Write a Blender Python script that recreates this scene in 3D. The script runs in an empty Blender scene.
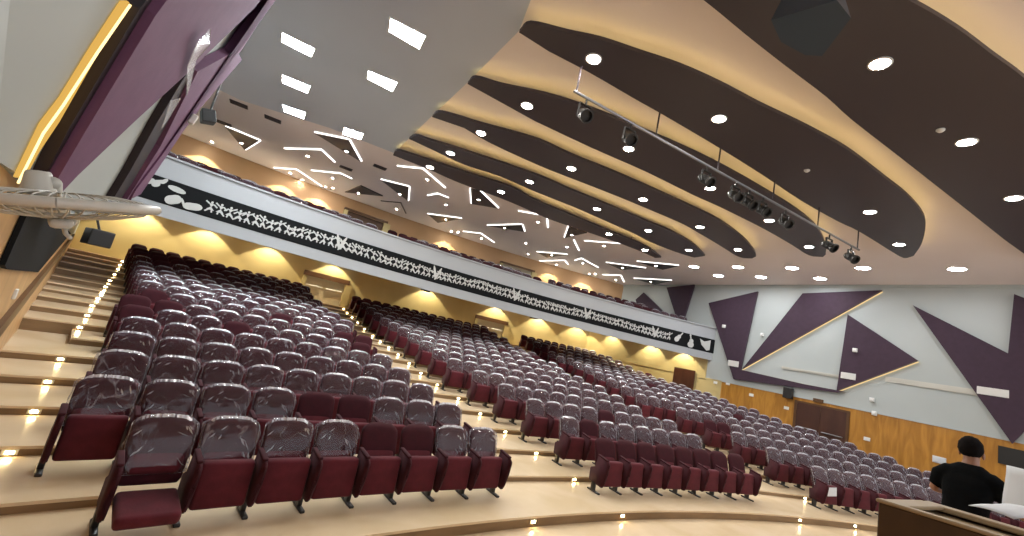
"""Auditorium with curved rows of wrapped seats under a balcony."""
D = {'CF': {0: -0.5323, 1: -0.5365, 2: -0.5404, 3: -0.5435, 4: -0.5474, 5: -0.5533, 6: -0.5569, 7: -0.5576, 8: -0.5591, 9: -0.5599, 10: -0.5609, 11: -0.5617, 12: -0.5644, 13: -0.5665, 14: -0.5676, 15: -0.5685, 16: -0.5679},
 'FF': [-0.6016, -0.5307, -0.3416, -0.2751],
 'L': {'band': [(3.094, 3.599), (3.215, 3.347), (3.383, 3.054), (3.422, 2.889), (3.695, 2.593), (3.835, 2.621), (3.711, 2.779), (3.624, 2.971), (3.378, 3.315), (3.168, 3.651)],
       'device': [(7.199, 4.333)],
       'film': [(4.354, 4.328), (4.596, 4.304), (4.918, 4.22), (5.283, 4.125), (5.322, 4.014), (4.772, 4.082), (4.279, 4.123)],
       'film2': [(4.983, 3.793), (5.135, 3.906), (5.756, 3.797), (5.584, 3.659)],
       'gold': [(3.147, 3.636), (3.265, 3.345), (3.423, 3.028), (3.483, 2.854), (3.729, 2.573)],
       'gold2': [(7.26, 4.269), (7.164, 3.92), (7.016, 3.517), (6.911, 2.997)],
       'panelA': [(3.245, 3.705), (3.068, 4.331), (5.823, 7.62), (5.997, 5.63), (5.209, 4.218), (4.667, 3.405), (4.307, 2.797), (4.253, 2.639), (3.982, 2.62), (3.707, 2.999)],
       'panelB': [(7.075, 5.496), (5.575, 4.374), (6.817, 3.724), (7.353, 2.992), (8.275, 3.248), (7.677, 4.525), (8.34, 5.947)],
       'panelC': [(6.937, 6.582), (6.273, 6.085), (6.901, 6.14), (7.352, 5.53), (7.558, 4.445), (7.511, 3.031), (7.285, 3.177), (7.273, 3.707), (7.056, 4.503), (6.803, 5.271)],
       'sideA': [(3.168, 3.651), (3.129, 3.863), (3.3, 4.0), (3.376, 3.796), (3.889, 3.06), (4.195, 2.676), (3.977, 2.604), (3.624, 2.971)],
       'sideB': [(5.4, 4.261), (5.901, 4.491), (6.448, 3.926), (7.145, 3.212), (7.203, 2.955), (6.717, 2.885), (6.425, 3.238), (5.858, 3.726)],
       'slotC': [(7.37, 5.56), (7.139, 5.434), (7.288, 4.383), (7.234, 2.989), (7.44, 3.02), (7.638, 4.474)]},
 'LF': {1: -0.796, 2: -0.7931, 3: -0.7917, 4: -0.7896, 6: -0.7852, 7: -0.783, 8: -0.7816, 9: -0.7793, 10: -0.7774, 11: -0.7759, 12: -0.7741, 13: -0.7719, 14: -0.7702, 15: -0.7691, 16: -0.7678},
 'RF': {1: -0.2749},
 'TR': [0.0, 0.1, 0.203, 0.31, 0.427, 0.545, 0.665, 0.79, 0.917, 1.035, 1.125, 1.215, 1.35, 1.53, 1.71, 1.862, 2.002, 2.16],
 'W': {'back_panel': [[(18.996, 6.703), (18.431, 7.187), (15.873, 5.47), (18.586, 5.919)], [(16.724, 7.533), (14.861, 7.723), (15.229, 5.637), (15.701, 5.662)]],
       'door': [(9.074, 2.343), (7.279, 2.496), (7.344, 0.886), (9.116, 1.224)],
       'exit': [(8.489, 2.693), (8.123, 2.715), (8.131, 2.568), (8.496, 2.544)],
       'fas_end': [(13.204, 4.702), (18.842, 7.18)],
       'glow': [[(11.61, 3.387), (6.414, 7.43)], [(11.664, 3.427), (11.265, 7.307)], [(7.66, 3.167), (5.255, 4.783)], [(3.004, 2.527), (2.473, 3.288)], [(11.556, 3.347), (7.66, 3.167)], [(3.086, 2.624), (3.837, 3.993)]],
       'grille': [[(9.864, 3.827), (7.567, 3.861), (7.559, 3.739), (9.851, 3.692)], [(6.178, 3.963), (3.68, 4.126), (3.678, 4.028), (6.172, 3.85)]],
       'panel': [[(13.824, 6.667), (11.271, 7.359), (11.658, 3.379), (8.836, 3.232), (7.391, 3.225), (7.657, 3.127), (11.947, 2.857)], [(11.567, 3.444), (9.248, 7.294), (6.416, 7.472)], [(7.484, 6.415), (5.256, 4.819), (7.663, 3.207)],
                 [(5.465, 6.893), (3.1, 5.384), (3.004, 2.558)], [(3.1, 5.384), (2.98, 7.378), (1.794, 6.677), (1.815, 4.785), (3.004, 2.558)]],
       'scallop': [(20.525, 4.008), (17.182, 3.575), (14.902, 3.208)],
       'screen': [(3.292, 2.375), (2.475, 2.402), (2.477, 1.822), (3.309, 1.908)],
       'small': [(7.125, 4.938), (12.747, 5.443), (10.851, 5.214), (6.527, 3.105), (6.43, 2.616)],
       'speaker': [(9.428, 2.719)],
       'switch': [(4.791, 1.593), (4.473, 1.634), (4.468, 1.424), (4.785, 1.395)],
       'third': [(15.469, 2.889), (14.063, 2.989), (14.192, 1.862), (15.028, 2.016)],
       'vent': [[(7.556, 3.965), (7.071, 3.992), (7.059, 3.774), (7.542, 3.742)], [(3.77, 4.141), (3.073, 4.19), (3.072, 3.984), (3.768, 3.942)], [(12.313, 3.722), (11.803, 3.752), (11.774, 3.508), (12.282, 3.473)]],
       'wood_small': [(6.622, 1.606), (11.073, 2.288), (12.932, 2.508), (12.274, 2.589), (9.512, 2.063)]},
 'bar': [(0.403, 6.828), (9.51, 11.166)],
 'bar_spots': [(0.667, 6.974), (1.663, 7.431), (3.673, 8.401), (4.57, 8.834), (4.974, 9.116), (5.472, 9.292), (6.311, 9.651), (8.121, 10.511), (9.112, 11.027)],
 'box': [[2.299, 4.13, 6.5], [2.742, 3.724, 6.5], [3.037, 3.89, 6.5], [3.17, 4.469, 6.5], [2.986, 4.51, 6.5], [2.602, 4.398, 6.5]],
 'bscal': [-0.74, -0.669, -0.632, -0.473, -0.309, -0.254],
 'ceiling_vents': [(-9.601, 12.455), (-11.365, 14.382), (-8.814, 13.044), (-7.556, 16.393), (-5.837, 15.378)],
 'chevrons': [[(-9.723, 15.608), (-7.925, 14.831), (-7.84, 15.892)], [(-11.736, 18.557), (-10.433, 18.041), (-10.082, 19.907)], [(-9.569, 17.686), (-8.072, 17.2), (-7.742, 17.578)], [(-4.981, 14.786), (-3.97, 14.477), (-3.34, 16.033)],
              [(-4.3, 17.589), (-3.766, 16.999), (-3.359, 17.245)], [(-3.118, 22.795), (-2.092, 22.359), (-1.364, 23.846)], [(-0.237, 16.942), (0.96, 16.782), (1.207, 18.409)], [(3.132, 19.266), (4.633, 18.385)], [(2.649, 19.569), (3.253, 21.335)],
              [(1.645, 26.283), (3.014, 24.452), (3.363, 25.39)], [(3.519, 23.865), (3.734, 23.006), (5.031, 24.37)], [(5.817, 26.218), (6.691, 25.179), (7.446, 27.001)]],
 'console': [(2.373, 2.526), (3.056, 2.889), (3.417, 2.664), (2.704, 2.257)],
 'cspk': [-7.372, 8.84, 5.685],
 'fan': [-1.362, 1.246, 2.405],
 'fan_n': [-0.139, -0.24, 0.961],
 'hang': [(0.466, 6.817), (2.276, 7.682), (4.016, 8.453), (5.857, 9.32), (7.618, 10.202), (9.433, 11.111)],
 'lb': {'black': [(5.421, 1.978), (9.869, 1.721), (18.093, 2.638), (5.16, 2.387)], 'strip': [(8.222, 1.156), (12.374, 1.503), (22.932, 2.331)], 'switch': [(8.648, 1.693)]},
 'lspk': [-7.695, 7.857, 2.513],
 'panels': [[(-5.888, 8.076), (-5.298, 8.412), (-5.539, 8.762), (-6.081, 8.416)], [(-6.802, 9.83), (-6.172, 10.114), (-6.442, 10.53), (-7.016, 10.242)], [(-7.701, 11.556), (-7.057, 11.738), (-7.338, 12.24), (-7.874, 12.01)],
            [(-3.223, 6.909), (-2.576, 7.193), (-2.787, 7.638), (-3.353, 7.294)], [(-4.232, 8.798), (-3.576, 9.02), (-3.814, 9.487), (-4.364, 9.143)], [(-6.062, 12.208), (-5.476, 12.37), (-5.742, 12.887), (-6.309, 12.741)]],
 'person': [4.884, 4.289, 2.313],
 'round': [(8.66, 19.63), (10.237, 20.291), (9.957, 18.092), (11.522, 18.871), (11.353, 16.558), (12.984, 17.117), (12.757, 14.744), (14.312, 12.931)],
 'scal': [-0.765, -0.713, -0.655, -0.585, -0.464, -0.36, -0.291, -0.227],
 'sensors': [(6.021, 8.614), (6.767, 6.446)],
 'sheets': [[4.968, 3.86, 1.959], [4.668, 3.737, 1.801]],
 'slab_lights': [[(-3.478, 13.492), (-0.986, 14.367), (3.614, 16.538), (5.556, 17.692)], [(-2.592, 11.971), (-0.052, 12.842), (2.478, 13.97), (4.727, 15.033), (6.889, 16.32)],
                 [(-1.574, 10.268), (1.048, 11.187), (3.529, 12.256), (5.974, 13.515), (8.141, 14.941)], [(-0.457, 8.517), (2.153, 9.397), (4.771, 10.508), (7.22, 11.748), (9.49, 13.119)],
                 [(0.612, 6.592), (3.379, 7.489), (8.635, 9.889), (10.892, 11.419)], [(4.685, 5.371), (7.419, 6.611), (9.969, 7.95)]],
 'slabs': [([(-4.693, 13.177), (-4.442, 12.703), (-3.91, 12.788), (-3.018, 13.053), (-1.967, 13.355), (-0.657, 13.696), (0.324, 14.488), (1.855, 15.283), (3.506, 16.143), (4.852, 16.815), (5.663, 17.375), (6.536, 18.335)],
            [(6.366, 18.622), (5.512, 18.08), (4.176, 17.452), (2.769, 16.933), (1.023, 16.323), (-0.049, 15.62), (-1.017, 15.072), (-2.04, 14.63), (-2.703, 14.323), (-3.63, 13.683)]),
           ([(-3.816, 11.627), (-3.556, 11.306), (-3.186, 11.401), (-2.42, 11.538), (-1.293, 11.813), (0.238, 12.263), (1.397, 12.823), (2.753, 13.391), (4.275, 14.096), (5.366, 14.566), (6.56, 15.371), (7.33, 16.174), (7.733, 16.64)],
            [(7.537, 17.208), (6.577, 16.963), (5.297, 16.394), (4.522, 15.842), (3.224, 15.115), (1.667, 14.271), (0.242, 13.635), (-1.035, 12.954), (-2.222, 12.636), (-3.064, 12.098)]),
           ([(-2.86, 9.99), (-2.659, 9.687), (-2.231, 9.684), (-1.609, 9.794), (-0.788, 9.867), (-0.003, 9.995), (0.949, 10.416), (2.04, 10.787), (3.25, 11.267), (4.133, 11.644), (5.061, 12.053), (6.185, 12.615), (7.562, 13.653), (8.617, 14.717),
             (9.05, 15.283)],
            [(9.105, 15.625), (8.683, 15.793), (7.392, 14.908), (6.277, 14.158), (5.372, 13.578), (3.843, 12.903), (2.466, 12.343), (1.223, 11.89), (0.156, 11.49), (-1.281, 10.762), (-2.03, 10.2)]),
           ([(-1.795, 8.197), (-1.615, 7.925), (-1.079, 7.976), (-0.261, 7.962), (0.373, 8.017), (1.15, 8.177), (2.106, 8.455), (3.276, 8.828), (4.414, 9.265), (5.906, 9.965), (7.349, 10.724), (8.53, 11.538), (9.693, 12.666), (10.358, 13.497)],
            [(10.488, 13.776), (10.098, 13.92), (9.042, 13.301), (7.539, 12.476), (5.699, 11.608), (4.532, 11.132), (2.966, 10.399), (1.28, 9.749), (-0.23, 9.089)]),
           ([(-0.758, 6.358), (-0.584, 6.112), (0.047, 6.119), (0.626, 6.118), (1.306, 6.211), (2.043, 6.314), (2.856, 6.521), (3.748, 6.82), (4.688, 7.092), (5.52, 7.365), (6.222, 7.643), (7.429, 8.232), (8.417, 8.723), (9.409, 9.332),
             (10.184, 9.978), (11.202, 11.068), (11.927, 12.009)],
            [(11.98, 12.269), (11.707, 12.252), (9.505, 11.171), (8.525, 10.801), (6.936, 10.073), (5.46, 9.279), (4.022, 8.551), (2.426, 7.797), (1.633, 7.446), (0.628, 6.983), (-0.191, 6.659)]),
           ([(-0.301, 4.164), (-0.162, 3.998), (1.241, 3.95), (3.062, 4.157), (4.096, 4.356), (4.956, 4.577), (5.791, 4.85), (6.51, 5.084), (7.388, 5.433), (8.547, 6.018), (10.029, 6.911), (11.815, 8.173), (14.003, 9.98)],
            [(14.65, 10.686), (13.133, 10.271), (9.558, 8.623), (6.985, 7.426), (5.403, 6.695), (4.583, 6.27), (3.525, 5.794), (2.634, 5.379), (1.797, 4.974), (0.735, 4.524)])],
 'slim': [[(-7.12, 20.204), (-6.016, 19.745), (-6.174, 21.607)]],
 'soffit': [(-4.765, 13.412), (-2.952, 10.285), (-1.867, 8.45), (-0.787, 6.545), (-0.313, 4.298), (-6.634, 12.518), (-9.202, 11.92), (-9.64, 11.464)],
 'splay': [0.9738, -0.1017, -0.2033, -1.2781],
 'spots_rear': [(-8.971, 15.958), (-10.9, 19.588), (-8.835, 18.199), (-6.598, 21.209), (-3.99, 15.604), (-3.593, 18.437), (-2.11, 23.633), (0.694, 17.98), (4.129, 19.509), (2.591, 21.264), (4.07, 24.188), (6.919, 27.057), (0.457, 22.368),
                (0.777, 25.059), (-3.485, 23.332), (5.385, 26.618), (-11.996, 20.749), (-9.482, 19.862)],
 'triangles': [([(-11.454, 14.607), (-10.571, 15.305), (-12.077, 16.827)], (-11.71, 16.024), '01,12'), ([(-7.523, 13.355), (-6.326, 13.31), (-6.511, 15.136)], (-6.776, 14.36), '12,01'),
               ([(-8.932, 20.017), (-7.556, 18.313), (-6.776, 19.216)], (-8.087, 19.564), ''), ([(-6.2, 16.814), (-5.014, 16.921), (-5.517, 19.058)], (-5.708, 18.215), '01,12'),
               ([(-2.233, 15.475), (-1.874, 15.476), (-1.149, 17.153), (-2.304, 17.341)], (-1.958, 16.528), '12,30'), ([(-4.819, 20.71), (-2.981, 20.13), (-4.48, 22.025)], (-3.899, 20.933), '01'),
               ([(-1.676, 20.382), (0.012, 18.853), (0.204, 19.98)], (-0.781, 20.034), '01,12'), ([(2.037, 17.516), (2.919, 17.854), (2.179, 19.444)], (2.386, 18.679), '20'),
               ([(1.228, 23.868), (2.886, 22.786), (1.936, 24.721)], (2.115, 23.734), '01'), ([(5.07, 22.668), (7.096, 21.93), (6.201, 23.564)], (6.123, 22.978), '01'), ([(6.264, 20.959), (8.048, 19.94), (7.836, 21.421)], (7.26, 20.918), '01'),
               ([(7.528, 25.214), (9.208, 23.491), (9.015, 25.609)], (8.527, 24.997), '01')]}
import bpy, bmesh, math, random
from mathutils import Vector, Matrix, noise
random.seed(7)
PI = math.pi
SC = bpy.context.scene
COL = SC.collection

# ------------------------------------------------------------------ hall geometry (metres)
CX, CY = 16.133, -15.621            # centre of the curved seat rows
ROW0, ROWD = 27.434, 1.1145         # radius of the front row, row spacing
TREAD = D['TR']                     # floor height of each row, last one is the rear walkway
NROWS = 17
ZC = 7.72                           # ceiling
RBACK, RFRONT = 47.0, 26.64         # lower back wall, edge of the front platform
WDIR = Vector((-0.50603, 0.86251, 0)); WNRM = Vector((0.86251, 0.50603, 0)); WOFF = 21.0   # wooden wall
LDIR = Vector((-0.70711, 0.70711, 0)); LNRM = Vector((0.70711, 0.70711, 0)); LOFF = -0.42   # wall beside the stairs
ORD = ['front', 'second', 'third', 'fourth', 'fifth', 'sixth', 'seventh', 'eighth', 'ninth', 'tenth', 'eleventh', 'twelfth',
       'thirteenth', 'fourteenth', 'fifteenth', 'sixteenth', 'seventeenth']
NTH = ['first'] + ORD[1:] + ['eighteenth', 'nineteenth', 'twentieth']

def pol(r, a, z=0.0):
    return Vector((CX + r * math.sin(a), CY + r * math.cos(a), z))
def a_left(r):
    return math.asin((LOFF - (CX * LNRM.x + CY * LNRM.y)) / r) - PI / 4
def a_right(r):
    return math.asin(min(.97, (WOFF - (CX * WNRM.x + CY * WNRM.y)) / r)) - math.atan2(WNRM.y, WNRM.x)
def on_wall(s, z, off=0.0):
    return WNRM * (WOFF - off) + WDIR * s + Vector((0, 0, z))
def on_left(s, z, off=0.0):
    return LNRM * (LOFF + off) + LDIR * s + Vector((0, 0, z))
NU, NS, NZ, NO = D['splay']
SPN = (LNRM * NU + LDIR * NS + Vector((0, 0, NZ))).normalized()
def on_splay(s, z, off=0.0):
    u = (NO - NS * s - NZ * z) / NU
    return LNRM * u + LDIR * s + Vector((0, 0, z)) + SPN * off

# ------------------------------------------------------------------ materials
def mat(name, col, rough=0.5, metal=0.0, spec=0.5, emit=None, estr=0.0, sheen=0.0, coat=0.0):
    m = bpy.data.materials.new(name); m.use_nodes = True
    b = m.node_tree.nodes['Principled BSDF']
    b.inputs['Base Color'].default_value = (*col, 1); b.inputs['Roughness'].default_value = rough
    b.inputs['Metallic'].default_value = metal; b.inputs['Specular IOR Level'].default_value = spec
    b.inputs['Sheen Weight'].default_value = sheen; b.inputs['Coat Weight'].default_value = coat
    if emit:
        b.inputs['Emission Color'].default_value = (*emit, 1); b.inputs['Emission Strength'].default_value = estr
    return m
def vary(m, a, b_, scale=(1, 1, 1), detail=4, bump=0.0, bscale=None, dist=0.0, lo=0.35, hi=0.65):
    """noise-mottled base colour between a and b_, optional bump"""
    nt = m.node_tree; N = nt.nodes; L = nt.links; b = N['Principled BSDF']
    tc = N.new('ShaderNodeTexCoord'); mp = N.new('ShaderNodeMapping'); nz = N.new('ShaderNodeTexNoise'); cr = N.new('ShaderNodeValToRGB')
    mp.inputs['Scale'].default_value = scale; nz.inputs['Detail'].default_value = detail; nz.inputs['Scale'].default_value = 1.0
    nz.inputs['Distortion'].default_value = dist
    L.new(tc.outputs['Object'], mp.inputs['Vector']); L.new(mp.outputs['Vector'], nz.inputs['Vector']); L.new(nz.outputs['Fac'], cr.inputs['Fac'])
    cr.color_ramp.elements[0].color = (*a, 1); cr.color_ramp.elements[1].color = (*b_, 1)
    cr.color_ramp.elements[0].position = lo; cr.color_ramp.elements[1].position = hi
    L.new(cr.outputs['Color'], b.inputs['Base Color'])
    if bump:
        bp = N.new('ShaderNodeBump'); bp.inputs['Strength'].default_value = bump; bp.inputs['Distance'].default_value = 0.01
        n2 = N.new('ShaderNodeTexNoise'); n2.inputs['Scale'].default_value = bscale or 60
        L.new(tc.outputs['Object'], n2.inputs['Vector']); L.new(n2.outputs['Fac'], bp.inputs['Height']); L.new(bp.outputs['Normal'], b.inputs['Normal'])
    return m
def emis(name, col, s):
    m = bpy.data.materials.new(name); m.use_nodes = True; nt = m.node_tree; nt.nodes.clear()
    e = nt.nodes.new('ShaderNodeEmission'); o = nt.nodes.new('ShaderNodeOutputMaterial')
    e.inputs['Color'].default_value = (*col, 1); e.inputs['Strength'].default_value = s
    nt.links.new(e.outputs[0], o.inputs['Surface']); return m
M = {}
M['tread'] = vary(mat('tread', (.6, .45, .28), .22, coat=.15), (.66, .52, .33), (.76, .62, .43), (.9, .9, 1), 5, dist=.6)
M['riser'] = vary(mat('riser', (.2, .12, .05), .45), (.20, .125, .06), (.28, .18, .09), (1.5, 1.5, 8), 4)
M['nosing'] = mat('nosing', (.72, .63, .48), .3)
def planked():
    m = mat('veneer', (.5, .24, .05), .3, coat=.2); nt = m.node_tree; N = nt.nodes; L = nt.links; b = N['Principled BSDF']
    tc = N.new('ShaderNodeTexCoord'); mp = N.new('ShaderNodeMapping'); L.new(tc.outputs['Object'], mp.inputs['Vector'])
    mp.inputs['Scale'].default_value = (2.2, 2.2, .35)
    nz = N.new('ShaderNodeTexNoise'); nz.inputs['Scale'].default_value = 2.0; nz.inputs['Detail'].default_value = 6; nz.inputs['Distortion'].default_value = 1.2
    L.new(mp.outputs[0], nz.inputs['Vector'])
    cr = N.new('ShaderNodeValToRGB'); cr.color_ramp.elements[0].position = .3; cr.color_ramp.elements[1].position = .72
    cr.color_ramp.elements[0].color = (.32, .14, .020, 1); cr.color_ramp.elements[1].color = (.53, .26, .045, 1)
    L.new(nz.outputs['Fac'], cr.inputs['Fac']); L.new(cr.outputs['Color'], b.inputs['Base Color']); return m
M['veneer'] = planked()
M['pine'] = vary(mat('pine', (.5, .3, .14), .35), (.45, .26, .11), (.60, .37, .17), (2, 2, .5), 5, dist=.8)
M['brown'] = mat('brown', (.10, .045, .015), .4)
M['wall'] = vary(mat('wall', (.5, .55, .55), .6), (.40, .445, .445), (.44, .485, .485), (.4, .4, .4), 3)
M['purple'] = vary(mat('purple', (.07, .03, .06), .75, sheen=.2), (.030, .011, .028), (.036, .014, .034), (6, 6, 6), 3, .2, 120)
M['purple_lit'] = vary(mat('purple_lit', (.12, .05, .11), .8), (.125, .048, .108), (.14, .055, .12), (6, 6, 6), 3, .2, 120)  # same fabric as the other wall's panels, stronger light put into the colour
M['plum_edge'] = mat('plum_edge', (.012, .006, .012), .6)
M['ceil'] = vary(mat('ceil', (.62, .53, .50), .55), (.75, .67, .66), (.79, .71, .70), (.3, .3, .3), 3)
M['soffit'] = vary(mat('soffit', (.36, .38, .42), .3), (.44, .49, .58), (.48, .53, .62), (.3, .3, .3), 3)
M['slab'] = mat('slab', (.046, .036, .043), .4)
M['cream'] = vary(mat('cream', (.66, .52, .22), .7), (.44, .355, .165), (.52, .43, .21), (.5, .5, .5), 3)
M['bwall'] = vary(mat('bwall', (.45, .28, .14), .7), (.42, .26, .13), (.48, .30, .16), (.5, .5, .5), 3)
M['parapet'] = mat('parapet', (.36, .38, .40), .5)
M['cutout'] = mat('cutout', (.50, .51, .50), .7)
M['black'] = mat('black', (.004, .005, .006), .8, spec=.2)
M['fanblk'] = mat('fanblk', (.012, .012, .012), .45)
M['white'] = mat('white', (.75, .76, .74), .5)
M['offwhite'] = mat('offwhite', (.55, .55, .50), .35)
M['maroon'] = vary(mat('maroon', (.08, .006, .012), .85, sheen=.08, spec=.3), (.070, .006, .012), (.092, .008, .016), (9, 9, 9), 4, .12, 60)
M['maroon_dk'] = vary(mat('maroon_dk', (.04, .005, .009), .85, sheen=.03, spec=.25), (.032, .004, .008), (.045, .005, .010), (9, 9, 9), 4, .08, 60)
M['foot'] = mat('foot', (.012, .010, .010), .4)
M['paper'] = mat('paper', (.62, .66, .70), .6)
M['skin'] = mat('skin', (.30, .15, .09), .55)
M['hair'] = mat('hair', (.005, .004, .004), .95, spec=.15)
M['shirt'] = vary(mat('shirt', (.008, .009, .010), .95, spec=.08), (.003, .0035, .004), (.005, .006, .0065), (8, 8, 8), 3, .3, 40)
M['jeans'] = mat('jeans', (.010, .013, .03), .85)
M['steel'] = mat('steel', (.25, .25, .26), .35, .8)
M['lens'] = emis('lens', (1.0, .95, .88), 190)
M['panel_light'] = emis('panel_light', (.93, .97, 1.0), 60)
M['round_light'] = emis('round_light', (.98, .98, 1.0), 50)
M['led'] = emis('led', (1.0, .97, .92), 1.8)
M['cove'] = emis('cove', (1.0, .72, .26), 6)
M['wall_led'] = emis('wall_led', (1.0, .70, .32), .7)
M['gold_led'] = emis('gold_led', (1.0, .72, .30), 1.3)
M['gold_band'] = emis('gold_band', (1.0, .58, .13), .42)  # self-lit ochre in place of LED light falling on the wall
M['step'] = emis('step', (1.0, .74, .34), 40)
def plastic():
    m = bpy.data.materials.new('clear_plastic'); m.use_nodes = True; nt = m.node_tree; N = nt.nodes; L = nt.links; N.clear()
    o = N.new('ShaderNodeOutputMaterial'); tr = N.new('ShaderNodeBsdfTransparent'); gl = N.new('ShaderNodeBsdfGlossy'); df = N.new('ShaderNodeBsdfDiffuse')
    tr.inputs['Color'].default_value = (.93, .93, .96, 1); gl.inputs['Roughness'].default_value = .10; df.inputs['Color'].default_value = (.78, .76, .84, 1)
    tc = N.new('ShaderNodeTexCoord'); oi = N.new('ShaderNodeObjectInfo'); ad = N.new('ShaderNodeVectorMath'); ad.operation = 'ADD'
    sc = N.new('ShaderNodeVectorMath'); sc.operation = 'SCALE'; cb = N.new('ShaderNodeCombineXYZ')
    for i in range(3): L.new(oi.outputs['Random'], cb.inputs[i])
    L.new(cb.outputs[0], sc.inputs[0]); sc.inputs['Scale'].default_value = 40
    L.new(tc.outputs['Object'], ad.inputs[0]); L.new(sc.outputs[0], ad.inputs[1])
    mp = N.new('ShaderNodeMapping'); mp.inputs['Scale'].default_value = (3.6, 3.6, 2.2); L.new(ad.outputs[0], mp.inputs['Vector'])
    nz = N.new('ShaderNodeTexNoise'); nz.inputs['Scale'].default_value = 1.0; nz.inputs['Detail'].default_value = 1.2; nz.inputs['Distortion'].default_value = 1.3
    L.new(mp.outputs[0], nz.inputs['Vector'])
    # thin creases where the noise crosses its mid value
    s1 = N.new('ShaderNodeMath'); s1.operation = 'SUBTRACT'; s1.inputs[1].default_value = .5; L.new(nz.outputs['Fac'], s1.inputs[0])
    s2 = N.new('ShaderNodeMath'); s2.operation = 'ABSOLUTE'; L.new(s1.outputs[0], s2.inputs[0])
    mr = N.new('ShaderNodeMapRange'); mr.inputs['From Min'].default_value = 0; mr.inputs['From Max'].default_value = .011
    mr.inputs['To Min'].default_value = .20; mr.inputs['To Max'].default_value = .0; L.new(s2.outputs[0], mr.inputs['Value'])
    lw = N.new('ShaderNodeLayerWeight'); lw.inputs['Blend'].default_value = .2
    at = N.new('ShaderNodeMath'); at.operation = 'MULTIPLY_ADD'; at.inputs[1].default_value = .42; at.inputs[2].default_value = .004
    L.new(lw.outputs['Facing'], at.inputs[0])
    mx = N.new('ShaderNodeMath'); mx.operation = 'MAXIMUM'; L.new(mr.outputs[0], mx.inputs[0]); L.new(at.outputs[0], mx.inputs[1])
    bp = N.new('ShaderNodeBump'); bp.inputs['Strength'].default_value = .4; bp.inputs['Distance'].default_value = .03; L.new(nz.outputs['Fac'], bp.inputs['Height'])
    L.new(bp.outputs[0], gl.inputs['Normal'])
    m1 = N.new('ShaderNodeMixShader'); m1.inputs['Fac'].default_value = .028; L.new(tr.outputs[0], m1.inputs[1]); L.new(gl.outputs[0], m1.inputs[2])
    m2 = N.new('ShaderNodeMixShader'); L.new(mx.outputs[0], m2.inputs['Fac']); L.new(m1.outputs[0], m2.inputs[1]); L.new(df.outputs[0], m2.inputs[2])
    L.new(m2.outputs[0], o.inputs['Surface']); return m
M['plastic'] = plastic()
def film(op=.4):
    m = bpy.data.materials.new('film'); m.use_nodes = True; nt = m.node_tree; N = nt.nodes; L = nt.links; N.clear()
    o = N.new('ShaderNodeOutputMaterial'); tr = N.new('ShaderNodeBsdfTransparent'); gl = N.new('ShaderNodeBsdfGlossy'); df = N.new('ShaderNodeBsdfDiffuse')
    gl.inputs['Roughness'].default_value = .2; df.inputs['Color'].default_value = (.85, .85, .9, 1)
    a = N.new('ShaderNodeMixShader'); a.inputs['Fac'].default_value = .5; L.new(gl.outputs[0], a.inputs[1]); L.new(df.outputs[0], a.inputs[2])
    b = N.new('ShaderNodeMixShader'); b.inputs['Fac'].default_value = op; L.new(tr.outputs[0], b.inputs[1]); L.new(a.outputs[0], b.inputs[2])
    L.new(b.outputs[0], o.inputs['Surface']); return m
M['film'] = film()
M['crumple'] = film(.85)

# ------------------------------------------------------------------ object helpers
def link(name, me, parent=None):
    o = bpy.data.objects.new(name, me); COL.objects.link(o)
    if parent: o.parent = parent
    return o
def mesh_of(name, bm, *ms, smooth=False):
    me = bpy.data.meshes.new(name)
    bmesh.ops.recalc_face_normals(bm, faces=bm.faces)
    bm.to_mesh(me); bm.free()
    for m in ms: me.materials.append(M[m] if isinstance(m, str) else m)
    if smooth:
        for p in me.polygons: p.use_smooth = True
    return me
def obj(name, bm, m, parent=None, smooth=False):
    ms = m if isinstance(m, (list, tuple)) else [m]
    return link(name, mesh_of(name, bm, *ms, smooth=smooth), parent)
def tag(o, label=None, cat=None, group=None, kind=None):
    if label: o['label'] = label
    if cat: o['category'] = cat
    if group: o['group'] = group
    if kind: o['kind'] = kind
    return o
def empty(name, loc, label, cat, group=None, rz=0.0):
    o = bpy.data.objects.new(name, None); COL.objects.link(o); o.location = loc; o.rotation_euler = (0, 0, rz); o.empty_display_size = .1
    return tag(o, label, cat, group)
def struct(name, bm, m, parent=None, smooth=False):
    return tag(obj(name, bm, m, parent, smooth), kind='structure')
def poly(bm, pts, mi=0):
    f = bm.faces.new([bm.verts.new(p) for p in pts]); f.material_index = mi; return f
def quad(bm, a, b, c, d, mi=0):
    return poly(bm, (a, b, c, d), mi)
def hull_prism(bm, pts, vec, mi=0):
    """extrude an arbitrary planar outline along vec"""
    n = len(pts); A = [bm.verts.new(p) for p in pts]; B = [bm.verts.new(Vector(p) + vec) for p in pts]
    fs = [bm.faces.new(A), bm.faces.new(B[::-1])]
    for i in range(n): fs.append(bm.faces.new((A[i], B[i], B[(i + 1) % n], A[(i + 1) % n])))
    for f in fs: f.material_index = mi
    return fs
def box(bm, c, s, rot=None, bev=0.0, mi=0, seg=2):
    r = bmesh.ops.create_cube(bm, size=1.0); vs = r['verts']
    mt = Matrix.Translation(c) @ (rot.to_4x4() if rot else Matrix()) @ Matrix.Diagonal((*s, 1))
    bmesh.ops.transform(bm, matrix=mt, verts=vs)
    if bev:
        es = list({e for v in vs for e in v.link_edges})
        r = bmesh.ops.bevel(bm, geom=es, offset=bev, segments=seg, affect='EDGES', profile=.5)
        for f in r['faces']: f.material_index = mi
    for v in vs:
        if v.is_valid:
            for f in v.link_faces: f.material_index = mi
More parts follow.
